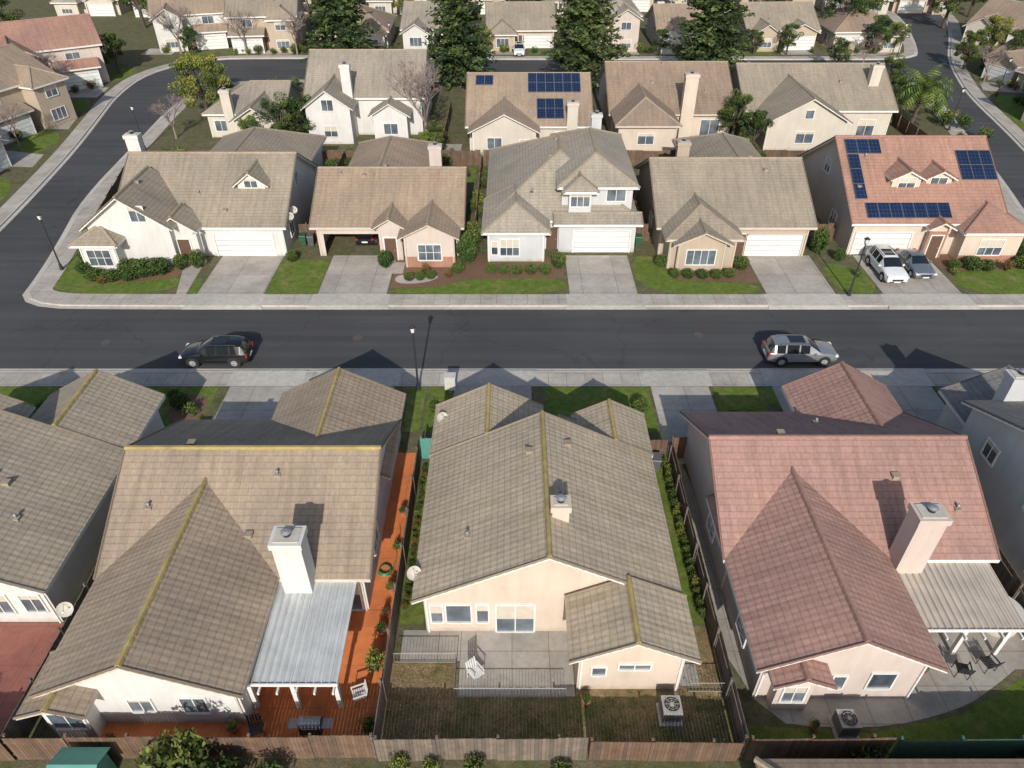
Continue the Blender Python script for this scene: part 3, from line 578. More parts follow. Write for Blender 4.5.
lawn.poly(smooth_poly([(61.7, 80), (64.5, 92), (67.5, 106), (72, 106), (71, 92), (69, 80)], True), Z1)
lawn.poly(smooth_poly([(74, 126), (82, 140), (90, 150), (96, 145), (84, 128), (78, 122)], True), Z1)
drive.poly([(68.2, 108.5), (70, 113), (76, 111), (75, 106.5)], Z3)
patio.poly(smooth_poly([(54, 128.5), (64, 128.5), (70, 140), (72, 160), (54, 160)], True), Z2)
drive.poly(rect(12, 17, 104, 112.6), Z3); drive.poly(rect(32, 37, 103, 112.6), Z3); drive.poly(rect(-2, 3, 99, 112.6), Z3); drive.poly(rect(-22, -17, 102, 112.6), Z3)
lawn.obj("lawn", [lawn_m]); bed.obj("planting_bed", [bark_m]); drive.obj("driveway", [driveconc]); apron.obj("driveway_apron", [kerbmat])
patio.obj("concrete_patio", [patioconc]); orn.obj("orange_painted_patio", [orange]); dry.obj("dry_lawn", [dry_m]); olv.obj("patchy_lawn", [olive_m]); red.obj("red_patio", [redconc]); grav.obj("gravel_bed", [gravel_m])
g = MB()
for x, y in ((-11.5, 44.6), (14, 45), (-30, 44)):
    g.cyl((x, y, 0.0), (x, y, .008), .36, .36, 20, 0)
g.obj("manhole_cover", [M_flat("cast_iron", (.10, .08, .07), .6)])

# ------------------------------------------------------------------ fences
def fence(x0, y0, x1, y1, h=1.75, mats=woods, name="wooden_fence"):
    g = MB(); L = math.hypot(x1-x0, y1-y0); dx, dy = (x1-x0)/L, (y1-y0)/L; nx, ny = -dy, dx; n = int(L/.15)
    def bar(a, b, z0, z1, o0, o1, mi):
        q = [(x0+dx*a+nx*o0, y0+dy*a+ny*o0), (x0+dx*b+nx*o0, y0+dy*b+ny*o0), (x0+dx*b+nx*o1, y0+dy*b+ny*o1), (x0+dx*a+nx*o1, y0+dy*a+ny*o1)]
        g.hexa([(*p, z0) for p in q]+[(*p, z1) for p in q], mi)
    hh = h; lean = 0
    for i in range(n):
        if i % 16 == 0: hh = h+U(-.07, .07); lean = U(-.03, .03)
        bar(i*.15, i*.15+.142, .08, hh+U(-.02, .02), lean-.012, lean+.012, random.choice((0, 0, 1, 2)))
    for i in range(int(L/2.4)+1): bar(min(i*2.4, L-.1), min(i*2.4+.1, L), 0, h+.05, .045, .14, 1)
    for z in (.4, h-.35): bar(0, L, z, z+.08, .044, .085, 0)
    return g.obj(name, mats)
fence(-20.1, FY, -20.1, 32.5, 1.8, woods_g); fence(-5.45, FY, -5.45, 31.5, 1.8, woods_g); fence(9.3, FY, 9.3, 31.5, 1.8, woods_g); fence(24.15, FY, 24.15, 31.5, 1.8, woods_g)
for a, b, m in ((-36, -20, woods), (-20, -5.5, woods), (-5.4, 3.0, woods_g), (3.1, 9.2, woods), (9.4, 15.2, woods), (24.2, 40, woods)): fence(a, FY-.05+U(-.06, .06), b, FY-.05+U(-.06, .06), U(1.6, 1.85), m)
fence(15.3, FY-.05, 24.1, FY, 1.7, [greenscr]*3, "green_screened_fence")
fence(-5.4, 31.5, -4.0, 31.5, 1.7, [teal]*3, "teal_gate"); fence(7.8, 31.4, 9.2, 31.4, 1.7, woods); fence(9.4, 31.5, 10.3, 31.5); fence(-20, 32.4, -19.2, 32.4)
for x in (-18.6, -3.3, 11.85, 27.8): fence(x, 60.5, x, 79, 1.8, woods)
fence(46, 62, 47.6, 80, 1.8, woods); fence(-38.5, 62, -42, 79, 1.8, woods); fence(-38.4, 61.8, -35, 61.8)
for a, b in ((-42, -18.7), (-18.5, -3.4), (-3.2, 11.8), (12, 27.7), (28, 50)): fence(a, 79.1, b, 79.1, 1.8, woods)
for x0, x1 in ((-19.4, -17.6), (-4.1, -2.6), (11.2, 12.6), (26.2, 29.4), (43, 46)): fence(x0, 60.4, x1, 60.4, 1.8, woods)
for x in (-26, -8, 10.5, 27.4, 48.5): fence(x, 79.3, x, 98, 1.8, woods)
g = MB()
for (xa, ya, xb, yb) in ((-2.5, 16.45, 2.3, 16.45), (-2.5, 16.45, -2.5, 18.1), (-5.3, 18.1, -2.5, 18.1), (7.7, 16.7, 9.2, 16.7)):
    L = math.hypot(xb-xa, yb-ya); n = max(2, int(L/.14))
    for i in range(n+1):
        x = xa+(xb-xa)*i/n; y = ya+(yb-ya)*i/n; g.cyl((x, y, .1), (x, y, .88), .009, .009, 4)
    g.cyl((xa, ya, .88), (xb, yb, .88), .02, .02, 4); g.cyl((xa, ya, .2), (xb, yb, .2), .015, .015, 4)
g.obj("metal_railing", [M_flat("railing_paint", (.22, .21, .20), .5)])

# ------------------------------------------------------------------ vegetation
def leaf(g, p, s, mi, flat=.0):
    a = Vector((U(-1, 1), U(-1, 1), U(-1, 1)*(1-flat))).normalized(); b = a.cross(Vector((U(-1, 1), U(-1, 1), U(-1, 1)))).normalized()
    a *= s*U(.7, 1.3); b *= s*U(.35, .7)
    g.face([p-a, p+b*.9-a*.1, p+a, p-b*.9+a*.15], mi)
def cloud(g, c, r, n, s, tones=(0, 1, 2)):
    c = Vector(c)
    for _ in range(n):
        d = Vector((random.gauss(0, 1), random.gauss(0, 1), random.gauss(0, 1))).normalized(); k = (.45+.6*R()**.6)
        p = c+Vector((d.x*r[0], d.y*r[1], d.z*r[2]))*k
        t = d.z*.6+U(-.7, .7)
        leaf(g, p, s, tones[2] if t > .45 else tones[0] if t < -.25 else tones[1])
def mk_shrub(nm, n=700, mats=(leafD, leafM, leafL), box=False):
    g = MB()
    for q in range(5): g.cyl((0, 0, 0), (U(-.25, .25), U(-.25, .25), .5), .03, .01, 4, 3, False)
    if box:
        cloud(g, (0, 0, .44), (.43, .43, .42), n, .05); cloud(g, (0, 0, .44), (.30, .30, .34), n//4, .07, (0, 0, 0))
        for q in range(5): a = U(0, 6.28); cloud(g, (.3*math.cos(a), .3*math.sin(a), U(.3, .65)), (.15, .15, .13), n//14, .05)
    else:
        for q in range(9):
            a = U(0, 6.28); rr = U(.1, .3); cloud(g, (rr*math.cos(a), rr*math.sin(a), U(.3, .6)), (U(.2, .3),)*2+(U(.2, .3),), n//9, .055)
    return g.mesh(nm, list(mats)+[bark])
def mk_tree(nm, n=7000, mats=(leafD, leafM, leafL), H=1.0, clumps=34):
    g = MB(); g.cyl((0, 0, 0), (.02, .01, .38), .035, .024, 8, 3, False)
    for q in range(clumps):
        a = U(0, 6.28); zz = U(.30, .92); rm = .36*math.sqrt(max(.05, 1-((zz-.58)/.42)**2)); rr = rm*U(.35, 1.0)
        c = (rr*math.cos(a), rr*math.sin(a), zz)
        if q % 2 == 0: g.cyl((.01, .01, U(.25, .4)), c, .014, .004, 5, 3, False)
        tn = random.choice(((0, 1, 2), (0, 1, 1), (1, 2, 2), (0, 0, 1)))
        k = U(.06, .13); cloud(g, c, (k, k, k*.75), n//clumps, .017, tn)
    return g.mesh(nm, list(mats)+[bark])
def mk_pine(nm, H=17., Rm=6.4):
    g = MB(); g.cyl((0, 0, 0), (0, 0, H*.95), .34, .05, 8, 3, False)
    z = 1.3
    while z < H:
        f = (z/H); rad = Rm*(1-f)**.62*(1.0 if z > 3 else .85)*U(.85, 1.08)+.25
        nb = 9 if f < .7 else 6
        for k in range(nb):
            a = U(0, 6.28); L = rad*U(.6, 1.1); tip = Vector((math.cos(a)*L, math.sin(a)*L, z-L*.12+U(-.2, .35)+f*L*.4))
            base = Vector((0, 0, z)); g.cyl(base, tip, .05, .012, 4, 3, False)
            nl = int(7+L*6); tone = random.choice(((0, 1), (0, 1), (0, 0), (1, 2), (1, 2), (1, 2)))
            for j in range(nl):
                t = .18+.85*(j+R())/nl; p = base.lerp(tip, t); w = .62*(1.15-t*.5)
                p = p+Vector((U(-w, w), U(-w, w), U(-.3, .24)))
                leaf(g, p, U(.24, .46), tone[1] if R() < .5 else tone[0], .5)
        z += U(.26, .40)
    return g.mesh(nm, [pineD, pineM, pineL, bark])
def mk_bare(nm, depth=6):
    g = MB()
    def br(p, d, L, r, k):
        q = p+d*L; g.cyl(p, q, r, r*.65, 4 if k < 5 else 6, 0, False)
        if k == 0: return
        for _ in range(3):
            nd = (d+Vector((U(-1, 1), U(-1, 1), U(-.35, .75)))*.75).normalized(); br(q, nd, L*U(.62, .85), r*.62, k-1)
    br(Vector((0, 0, 0)), Vector((0, 0, 1)), .24, .022, depth)
    return g.mesh(nm, [twig])
shr = [mk_shrub("shrub_mesh"), mk_shrub("shrub_mesh_b"), mk_shrub("shrub_light", 700, (leafM, leafL, leafY)), mk_shrub("shrub_russet", 600, (leafD, leafR, leafL)),
       mk_shrub("clipped_shrub", 1100, (leafD, leafM, leafL), True), mk_shrub("clipped_shrub_b", 1000, (leafM, leafM, leafL), True)]
trs = [mk_tree("tree_mesh"), mk_tree("tree_mesh_b", 6500, (leafD, leafM, leafL)), mk_tree("tree_light", 6500, (leafM, leafL, leafY))]
pns = [mk_pine("pine_mesh"), mk_pine("pine_mesh_b", 16, 6.1)]
brs = [mk_bare("bare_mesh"), mk_bare("bare_mesh_b")]
def inst(nm, me, x, y, s, sz=None, z=.08):
    o = bpy.data.objects.new(nm, me); scene.collection.objects.link(o); o.location = (x, y, z)
    o.rotation_euler = (0, 0, U(0, 6.28)); o.scale = (s, s, sz or s); return o
def shrub(x, y, d, h=None, k=None): inst("shrub", shr[k if k is not None else random.choice((0, 1, 4, 4, 5))], x, y, d*1.05, (h or d)*1.1)
for x, y in ((-24.2, 111.5), (-7.6, 111.0), (10.5, 111), (28.4, 111)):
    inst("pine_tree", random.choice(pns), x, y, 1.0*U(.97, 1.06))
for x, y, s in ((58, 138, 10), (66, 150, 11), (50, 150, 9), (75, 165, 12), (-38, 150, 9), (-20, 155, 10), (3, 153, 9), (38, 153, 9), (-70, 150, 11), (-84, 130, 9), (88, 120, 7), (92, 160, 10), (46, 129.5, 5), (-49, 148, 8), (-33.5, 147, 8), (20, 150, 8), (-62, 147, 9), (82, 150, 10), (98, 145, 10)):
    inst("broadleaf_tree", random.choice(trs), x, y, s)
for x, y, s, k in ((-39.3, 95, 8.5, 2), (-26.7, 84, 6.5, 1), (-25, 87, 5.5, 0), (28, 83.5, 5, 0), (26.6, 87, 6, 1), (-30.5, 84, 4, 2), (-8.8, 82, 4, 1), (-9.5, 80.5, 3.5, 2), (61, 130, 6, 0), (50.5, 119, 5, 0), (-42, 106, 5, 1), (76, 116, 7, 1), (71, 120, 6, 0), (64.5, 131, 5, 2), (-62, 99.5, 5, 1), (-61, 118, 6, 0), (54, 108, 5, 1), (52, 101, 4, 0), (-53.5, 129.5, 4.5, 0), (72, 96, 4, 1), (70.5, 88, 4, 0), (78, 126, 7, 2), (40.5, 129.5, 4, 0), (25, 130, 4, 1), (-4.5, 130, 4, 2)):
    inst("broadleaf_tree", trs[k], x, y, s)
for x, y, s in ((-10.2, 86, 11), (-12, 92, 9), (-44.5, 129.5, 8), (-55.7, 130, 9), (-60.5, 101, 7), (-58.5, 85, 6), (-64, 104, 8), (82, 122, 8), (74.5, 98, 7), (70, 112, 6), (-36, 129.5, 8), (55, 120, 6), (-41, 88, 6), (12, 129.5, 6)):
    inst("bare_tree", random.choice(brs), x, y, s)
for x, y, d, h in ((-36.8, 56.5, 1.7, 1.3), (-36.2, 54.4, 1.5, 1.2), (-34.9, 53.2, 1.5, 1.1), (-33.4, 53.0, 1.4, 1.1), (-32, 53.2, 1.7, 1.4), (-30.9, 53.9, 2.1, 1.6), (-29.9, 54.2, 1.9, 1.5), (-37.4, 58, 2, 1.7), (-28.3, 55, 1.2, 1.5), (-27.0, 55.4, 1.4, 1.7), (-32.5, 54.3, 1.6, 1.4), (-19.2, 56.4, 1.0, 1.1), (-38, 60, 1.8, 1.8),
    (-8.6, 53.1, .9, .8), (-7.7, 53.2, .9, .8), (-6.8, 53.4, .9, .8), (-4.6, 54.4, 1.1, 1), (-3.9, 56.2, 1.8, 2.8), (-3.5, 59.5, 1.8, 2.4), (-10.9, 55.3, 1.2, 1.7), (-1.8, 54.4, 1, .9), (-.7, 54.3, 1, .9), (.4, 54.2, 1.1, .9), (1.6, 54.2, 1.1, 1), (2.8, 54.2, 1.1, 1), (4.0, 55.2, 1.2, 1.6),
    (13.7, 53.6, .9, .9), (14.8, 53.5, 1, .9), (16, 53.4, 1, .9), (17.2, 53.4, 1, .9), (18.3, 53.6, 1, .9), (19.6, 55, 1.3, 1.3), (12.9, 55.5, 1.1, 1.2), (27.2, 58, 1.4, 2.6), (28.6, 56.6, 1, 1.2),
    (38, 55.2, 1.1, .8), (39.4, 55, 1.6, 1.2), (40.6, 54.9, 1.3, 1), (43.9, 55.2, 1.6, 1.2), (45.2, 57.3, 1.6, 1.3), (46, 60, 2, 1.5)):
    shrub(x, y, d*1.12, h, random.choice((4, 4, 5)))
for x, y, d, k in ((-7.3, 54.3, 1, 3), (-5.3, 53.6, .8, 3), (42.2, 54.7, 1.2, 3), (-34, 52.4, .9, 3), (29.2, 53.6, .9, 2), (37.4, 54.0, .8, 2)): shrub(x, y, d, d, k)
for i in range(30): shrub(U(-40, 48), 78.2+U(-.3, .3), U(1.2, 2.4), U(1.2, 2.6), random.choice((0, 1, 2)))
for i in range(24): shrub(U(-40, 48), 81+U(-.9, 1.5), U(.8, 1.8), None, random.choice((0, 1, 2)))
for i in range(14): shrub(-3.3+U(-.6, .5)+(random.choice((0, 15.1))), U(61, 78), U(.8, 1.4), U(.8, 1.8), random.choice((0, 1, 2)))
for i in range(26): shrub(9.02+U(-.06, .06), 20.5+i*.42, .5, .7+U(0, .3), random.choice((1, 2)))
for i in range(20): shrub(-5.15+U(-.06, .06), 21+i*.5, .42, .3+U(0, .3), random.choice((0, 3, 2)))
for x, y, d, h, k in ((-6.0, 17.7, 1.2, 1.6, 2), (-5.95, 14.9, 1.0, 1.1, 2), (-6.0, 24.6, .6, .6, 2), (-12.9, 12.9, 2.6, 3.4, 0), (-11.2, 12.6, 2.2, 2.2, 1), (-12, 12.0, 2.6, 2.4, 0), (-14.2, 12.7, 1.6, 1.8, 3), (-9.5, 12.6, 1.5, 1.8, 0), (-3.2, 13.2, .9, 1, 2), (-1.5, 13.2, 1.1, 1.2, 0), (-4.5, 13.3, 1, 1.3, 2), (2, 13.2, 1, .7, 0), (14.2, 13.3, 1.6, 1.6, 0), (20.8, 13.4, 1.5, 1.6, 0), (22, 13.3, 1.6, 1.6, 2),
    (-21.6, 36.4, 1.3, 1.1, 4), (-20.7, 35.6, 1.1, 1, 2), (-22.3, 37.2, .9, .8, 5), (-30, 35.6, 1.4, 1.2, 1), (-32, 35.6, 1.4, 1.2, 1), (8.3, 36, 1.2, 1, 4), (7.2, 34.8, 1.2, 1.1, 5), (-5.0, 36, .9, .8, 0), (23.4, 36, 1.3, 1, 0), (14, 35, 1.1, 1, 1), (15, 34.8, 1.1, 1, 0),
    (-19.6, 16.2, .9, 1.2, 0), (-19.7, 17.6, .8, .9, 2), (23.5, 15, 1, 1, 0), (22.3, 14.5, .9, .8, 2)):
    shrub(x, y, d, h, k)
for i in range(46):
    y = U(62, 124); shrub(-(56.8+(y-62)*.09)-U(0, 6), y, U(.8, 1.8), None, random.choice((0, 1, 2, 3)))
for i in range(40):
    y = U(66, 126); shrub(61.5+(y-66)*.19+U(0, 7), y, U(.8, 1.9), None, random.choice((0, 1, 2, 3)))
for i in range(60): shrub(U(-60, 62), U(129.6, 131.6), U(.9, 1.9), None, random.choice((0, 1, 2)))
for i in range(34): shrub(U(47, 58), U(84, 112), U(1, 2.4), None, random.choice((0, 1, 2)))
for i in range(20): shrub(U(-44, -28), U(99, 111), U(1, 2.2), None, random.choice((0, 1, 2)))
g = MB()
for i in range(4600):
    x, y = U(-5.3, 9.1), U(14.1, 18.0)
    if y > 16.3 and -2.8 < x < 7: continue
    h = U(.03, .10); a = U(0, 3.14); w = .025
    g.face([(x-w*math.cos(a), y-w*math.sin(a), .1), (x+w*math.cos(a), y+w*math.sin(a), .1), (x+U(-.05, .05), y+U(-.05, .05), .1+h)], random.choice((0, 0, 0, 0, 1)))
g.obj("dry_grass_tufts", [M_flat("straw", (.34, .26, .14), .9), leafM])
P = empty("palm_tree", (49.8, 91, 0)); g = MB(); prev = Vector((0, 0, 0))
for i in range(8):
    q = Vector((.06*i, 0, (i+1)*.62)); g.cyl(prev, q, .30-.01*i, .24-.01*i, 8, 0, False); prev = q
g.obj("trunk", [bark], P); g = MB()
for k in range(60):
    a = U(0, 6.28); el = U(-.2, 1.3); L = U(3.0, 4.2); p0 = prev.copy(); d = Vector((math.cos(a)*math.cos(el), math.sin(a)*math.cos(el), math.sin(el)))
    for j in range(12):
        p1 = p0+d*L/12; d = (d+Vector((0, 0, -.16))).normalized(); side = d.cross(Vector((0, 0, 1))).normalized()
        w = .9*math.sin(math.pi*(j+1)/13.5); g.cyl(p0, p1, .025, .02, 3, 0, False)
        for s_ in (-1, 1):
            g.face([p0, p0.lerp(p1, .7), p0.lerp(p1, .5)+side*s_*w+Vector((0, 0, -w*.35))+d*.2], random.choice((0, 1, 2, 2)))
        p0 = p1
g.obj("fronds", [leafM, leafL, leafY], P)

# ------------------------------------------------------------------ vehicles
def M_paint(name, c, met=.3):
    m, nt, b = newmat(name); v = coord(nt)
    k = ramp(nt, noise(nt, v, 1.5, 3), [(.3, sc(c, .93)), (.7, sc(c, 1.04))]); nt.links.new(k, b.inputs["Base Color"])
    b.inputs["Metallic"].default_value = met; b.inputs["Roughness"].default_value = .32
    b.inputs["Coat Weight"].default_value = .6; b.inputs["Coat Roughness"].default_value = .08; return m
carglass = M_flat("car_glass", (.015, .018, .022), .06, 0, .8)
def car(name, x, y, rz, paint, kind="suv", L=4.75):
    C = empty(name, (x, y, .01 if y < 49 else .12), rz); s = L/4.75
    if kind == "suv":
        S = [(-2.37, .42, .66, .70, .72, .60), (-2.30, .30, .80, .86, .84, .74), (-2.05, .27, .92, .98, .91, .80), (-1.25, .27, 1.0, 1.08, .93, .82), (-1.12, .27, 1.01, 1.11, .93, .80),
             (-.35, .27, 1.03, 1.60, .93, .66), (.28, .27, 1.04, 1.67, .93, .67), (.38, .27, 1.04, 1.67, .93, .67), (1.18, .27, 1.05, 1.66, .93, .66), (1.28, .27, 1.05, 1.655, .93, .66), (1.85, .27, 1.06, 1.61, .92, .63), (1.98, .28, 1.06, 1.58, .91, .62), (2.27, .32, 1.05, 1.12, .88, .70), (2.36, .40, .80, .86, .84, .66)]
        cab = (4, 12); pill = (6, 8, 10); rail = True
    else:
        S = [(-2.34, .38, .56, .60, .68, .56), (-2.26, .26, .66, .74, .80, .70), (-1.95, .22, .76, .84, .88, .76), (-1.05, .22, .86, .95, .90, .78), (-.90, .22, .87, .98, .90, .74),
             (-.10, .22, .90, 1.36, .90, .58), (.38, .22, .91, 1.43, .90, .60), (.46, .22, .91, 1.43, .90, .60), (1.05, .22, .92, 1.38, .90, .57), (1.12, .22, .92, 1.36, .90, .56), (1.35, .22, .93, 1.28, .89, .55), (1.45, .22, .94, 1.22, .89, .56), (1.95, .24, .94, 1.02, .86, .70), (2.32, .34, .80, .86, .80, .66)]
        cab = (4, 11); pill = (6, 8); rail = False
    g = MB(); rings = []
    for (sx, zb, zl, zt, w, wt) in S:
        zm = (zb+zl)/2
        h = [(w*.86, zb), (w*.97, zb+.10), (w, zm), (w*.985, zl-.06), (w*.95, zl), (wt, zt-.035), (wt*.86, zt), (0, zt+.025)]
        rings.append([Vector((sx*s, yy, zz)) for yy, zz in h]+[Vector((sx*s, -yy, zz)) for yy, zz in h[-2::-1]])
    n = len(rings[0])
    for i in range(len(rings)-1):
        for j in range(n):
            k = (j+1) % n; mi = 0
            if j in (4, n-6) and cab[0] < i < cab[1] and i not in pill: mi = 1
            if j in (5, 6, n-8, n-7) and i in (cab[0], 11): mi = 1
            if j == n-1: mi = 2
            g.face([rings[i][j], rings[i+1][j], rings[i+1][k], rings[i][k]], mi)
    g.face(rings[0][::-1], 0); g.face(rings[-1], 0)
    g.obj("body", [paint, carglass, darkm], C, smooth=True, merge=True)
    wr = .365 if kind == "suv" else .32
    g = MB()
    for wx in (-1.46*s, 1.42*s):
        for sd in (-1, 1):
            y0, y1 = sd*.72, sd*(.945 if kind == "suv" else .915)
            g.cyl((wx, sd*.6, wr+.02), (wx, y1-sd*.005, wr+.02), wr+.085, wr+.085, 20, 2)
            g.cyl((wx, y0, wr), (wx, y1+sd*.02, wr), wr, wr*.97, 24, 0); g.cyl((wx, y1+sd*.02, wr), (wx, y1+sd*.03, wr), wr*.64, wr*.60, 16, 1)
            for q in range(5):
                a = q*1.2566; g.cyl((wx, y1+sd*.034, wr), (wx+math.cos(a)*wr*.6, y1+sd*.034, wr+math.sin(a)*wr*.6), .035, .03, 4, 3)
    g.obj("wheels", [rubber, metal, darkm, metal], C)
    g = MB(); zf = S[2][2]-.17; fx = S[0][0]*s; q9 = .9 if kind != "suv" else 1
    for sd in (-1, 1):
        g.box(fx+.03, fx+.30, sd*.74-.13, sd*.74+.13, zf, zf+.12, 0)
        g.box(-fx-.16, -fx+.02, sd*.73-.13, sd*.73+.13, .78, .93 if kind != "suv" else 1.02, 1)
        mx = S[4][0]*s; g.hexa([(mx+.35, sd*.92, .98*q9), (mx+.5, sd*.92, .98*q9), (mx+.5, sd*1.1, 1.0*q9), (mx+.38, sd*1.1, 1.0*q9), (mx+.35, sd*.92, 1.12*q9), (mx+.5, sd*.92, 1.12*q9), (mx+.5, sd*1.1, 1.14*q9), (mx+.38, sd*1.1, 1.14*q9)], 3)
        if rail: g.cyl((-.3*s, sd*.6, 1.70), (1.7*s, sd*.6, 1.68), .022, .022, 6, 2); [g.cyl((q*s, sd*.6, 1.6), (q*s, sd*.6, 1.7), .02, .02, 6, 2) for q in (-.25, .7, 1.65)]
    g.box(fx-.012, fx+.04, -.45, .45, .46, .64, 2); g.box(fx-.02, fx, -.26, .26, .34, .44, 0); g.box(-fx-.01, -fx+.03, -.26, .26, .55, .67, 0)
    if rail: g.box(-.1, 1.0, -.42, .42, 1.692, 1.700, 4)
    g.obj("lights_and_trim", [headl, redl, darkm, paint, carglass], C)
black = M_paint("black_paint", (.012, .012, .014), .2); silver = M_paint("silver_paint", (.42, .42, .42), .7); whitep = M_paint("white_paint", (.70, .70, .69), 0); grey = M_paint("blue_grey_paint", (.25, .28, .31), .6)
redp = M_paint("red_paint", (.25, .03, .03), .2)
car("parked_suv", -20.9, 41.75, 0, black, "suv", 4.8); car("parked_suv", 20.4, 41.9, math.pi, silver, "suv", 4.95)
car("parked_suv", 31.7, 54.4, math.pi/2, whitep, "suv", 4.8); car("parked_sedan", 34.4, 54.9, math.pi/2, grey, "sedan", 4.3)
car("parked_sedan", -13.2, 61.0, -math.pi/2, black, "sedan", 4.4); car("parked_suv", 1.2, 129.8, math.pi/2, whitep); car("parked_sedan", 60, 133, .3, black, "sedan"); car("parked_sedan", 64, 144, 1.5, redp, "sedan")
car("parked_sedan", 84, 168, 1.2, whitep, "sedan")

# ------------------------------------------------------------------ street furniture & yard objects
def lamp(x, y, h=4.6):
    L = empty("street_lamp", (x, y, .12)); g = MB()
    g.cyl((0, 0, 0), (0, 0, .5), .17, .12, 10); g.cyl((0, 0, .5), (0, 0, h-.1), .075, .05, 10); g.cyl((0, 0, h-.1), (0, 0, h+.02), .06, .14, 10)
    g.cyl((0, 0, h+.38), (0, 0, h+.52), .24, .05, 10); g.cyl((0, 0, h+.52), (0, 0, h+.62), .03, .01, 6)
    for q in range(4): a = q*1.5708+.78; g.cyl((.13*math.cos(a), .13*math.sin(a), h), (.21*math.cos(a), .21*math.sin(a), h+.39), .012, .012, 4)
    g.obj("pole", [darkm], L); g = MB(); g.cyl((0, 0, h+.02), (0, 0, h+.38), .12, .19, 10); g.obj("lantern", [lampglow], L)
for x, y in ((-6.3, 38.2), (27.3, 50.6), (-38.6, 54.9), (-43.2, 84), (54.8, 91), (64, 128), (-20, 128.3), (68.5, 105.5)): lamp(x, y)
g = MB(); g.box(-4.45, -3.75, 37.6, 38.1, .5, 1.55); g.box(-4.5, -3.7, 37.55, 38.15, 1.55, 1.6); g.box(-4.2, -4.0, 37.75, 37.95, .1, .5, 1)
for i in range(3):
    for j in range(4): g.box(-4.40+i*.22, -4.22+i*.22, 38.10, 38.115, .56+j*.24, .76+j*.24, 1)
g.obj("cluster_mailbox", [M_flat("mailbox_paint", (.55, .54, .50), .4), metal])
def ac(x, y):
    A = empty("air_conditioner", (x, y, .11)); g = MB(); g.box(-.5, .5, -.5, .5, 0, .08, 1); g.box(-.4, .4, -.4, .4, .08, .16); g.box(-.4, .4, -.4, .4, .78, .86)
    for i in range(14):
        t = -.38+i*.0585
        for a, b in ((t, -.4), (t, .38)): g.box(a, a+.02, b, b+.02, .16, .78)
        for a, b in ((-.4, t), (.38, t)): g.box(a, a+.02, b, b+.02, .16, .78)
    g.box(-.36, .36, -.36, .36, .16, .77, 2); g.cyl((0, 0, .861), (0, 0, .88), .33, .33, 20, 2); g.cyl((0, 0, .88), (0, 0, .92), .1, .08, 12, 0)
    for q in range(4): a = q*.785; g.cyl((math.cos(a)*.34, math.sin(a)*.34, .9), (-math.cos(a)*.34, -math.sin(a)*.34, .9), .008, .008, 4, 0)
    for rr in (.14, .24, .34):
        for q in range(16): a = q*.3927; g.cyl((math.cos(a)*rr, math.sin(a)*rr, .905), (math.cos(a+.3927)*rr, math.sin(a+.3927)*rr, .905), .007, .007, 4, 0)
    g.obj("cabinet", [M_flat("ac_beige", (.36, .35, .32), .5), concrete, darkm], A)
ac(6.7, 15.7); ac(13.9, 15.1); ac(-18.6+1.2, 81)
B = empty("barbecue_grill", (-8.3, 14.95, .11)); g = MB(); g.box(-.45, .45, -.25, .25, .25, .75, 0); g.box(-.9, -.47, -.22, .22, .72, .76, 1); g.box(.47, .9, -.22, .22, .72, .76, 1)
n = 8
for i in range(n):
    a0, a1 = math.pi*i/n, math.pi*(i+1)/n
    g.face([(-.45, -.27*math.cos(a0), .76+.28*math.sin(a0)), (.45, -.27*math.cos(a0), .76+.28*math.sin(a0)), (.45, -.27*math.cos(a1), .76+.28*math.sin(a1)), (-.45, -.27*math.cos(a1), .76+.28*math.sin(a1))], 1)
for sx in (-.45, .45): g.face([(sx, -.27*math.cos(math.pi*i/n), .76+.28*math.sin(math.pi*i/n)) for i in range(n+1)], 0)
for sx in (-.38, .38):
    for sy in (-.2, .2): g.cyl((sx, sy, 0), (sx, sy, .25), .03, .03, 6, 0)
g.cyl((-.3, -.31, .86), (.3, -.31, .86), .015, .015, 6, 1); g.obj("grill_body", [darkm, metal], B)
terra = M_flat("terracotta", (.38, .16, .09), .8)
def pot(x, y, s=1, k=2):
    p = empty("potted_plant", (x, y, .11), 0, s); g = MB(); g.cyl((0, 0, 0), (0, 0, .35), .15, .22, 14, 0); g.cyl((0, 0, .35), (0, 0, .40), .25, .25, 14, 0); g.cyl((0, 0, .40), (0, 0, .405), .2, .2, 14, 1)
    g.obj("pot", [terra, bark_m], p)
    o = bpy.data.objects.new("plant", shr[k]); scene.collection.objects.link(o); o.parent = p; o.location = (0, 0, .35); o.scale = (.6, .6, .6)
for x, y, s, k in ((-11.6, 15.0, 1, 2), (-6.1, 19.6, 1, 0), (-6.0, 22.0, .9, 2), (-16.4, 14.4, .9, 3), (3.2, 16.2, .8, 0), (12.6, 15.1, .8, 2), (18.2, 17.6, 1, 2), (-23, 16, 1.1, 0), (-24.3, 17.4, 1, 2), (-6.0, 27, .8, 0), (-6.05, 20.6, .7, 3)): pot(x, y, s, k)
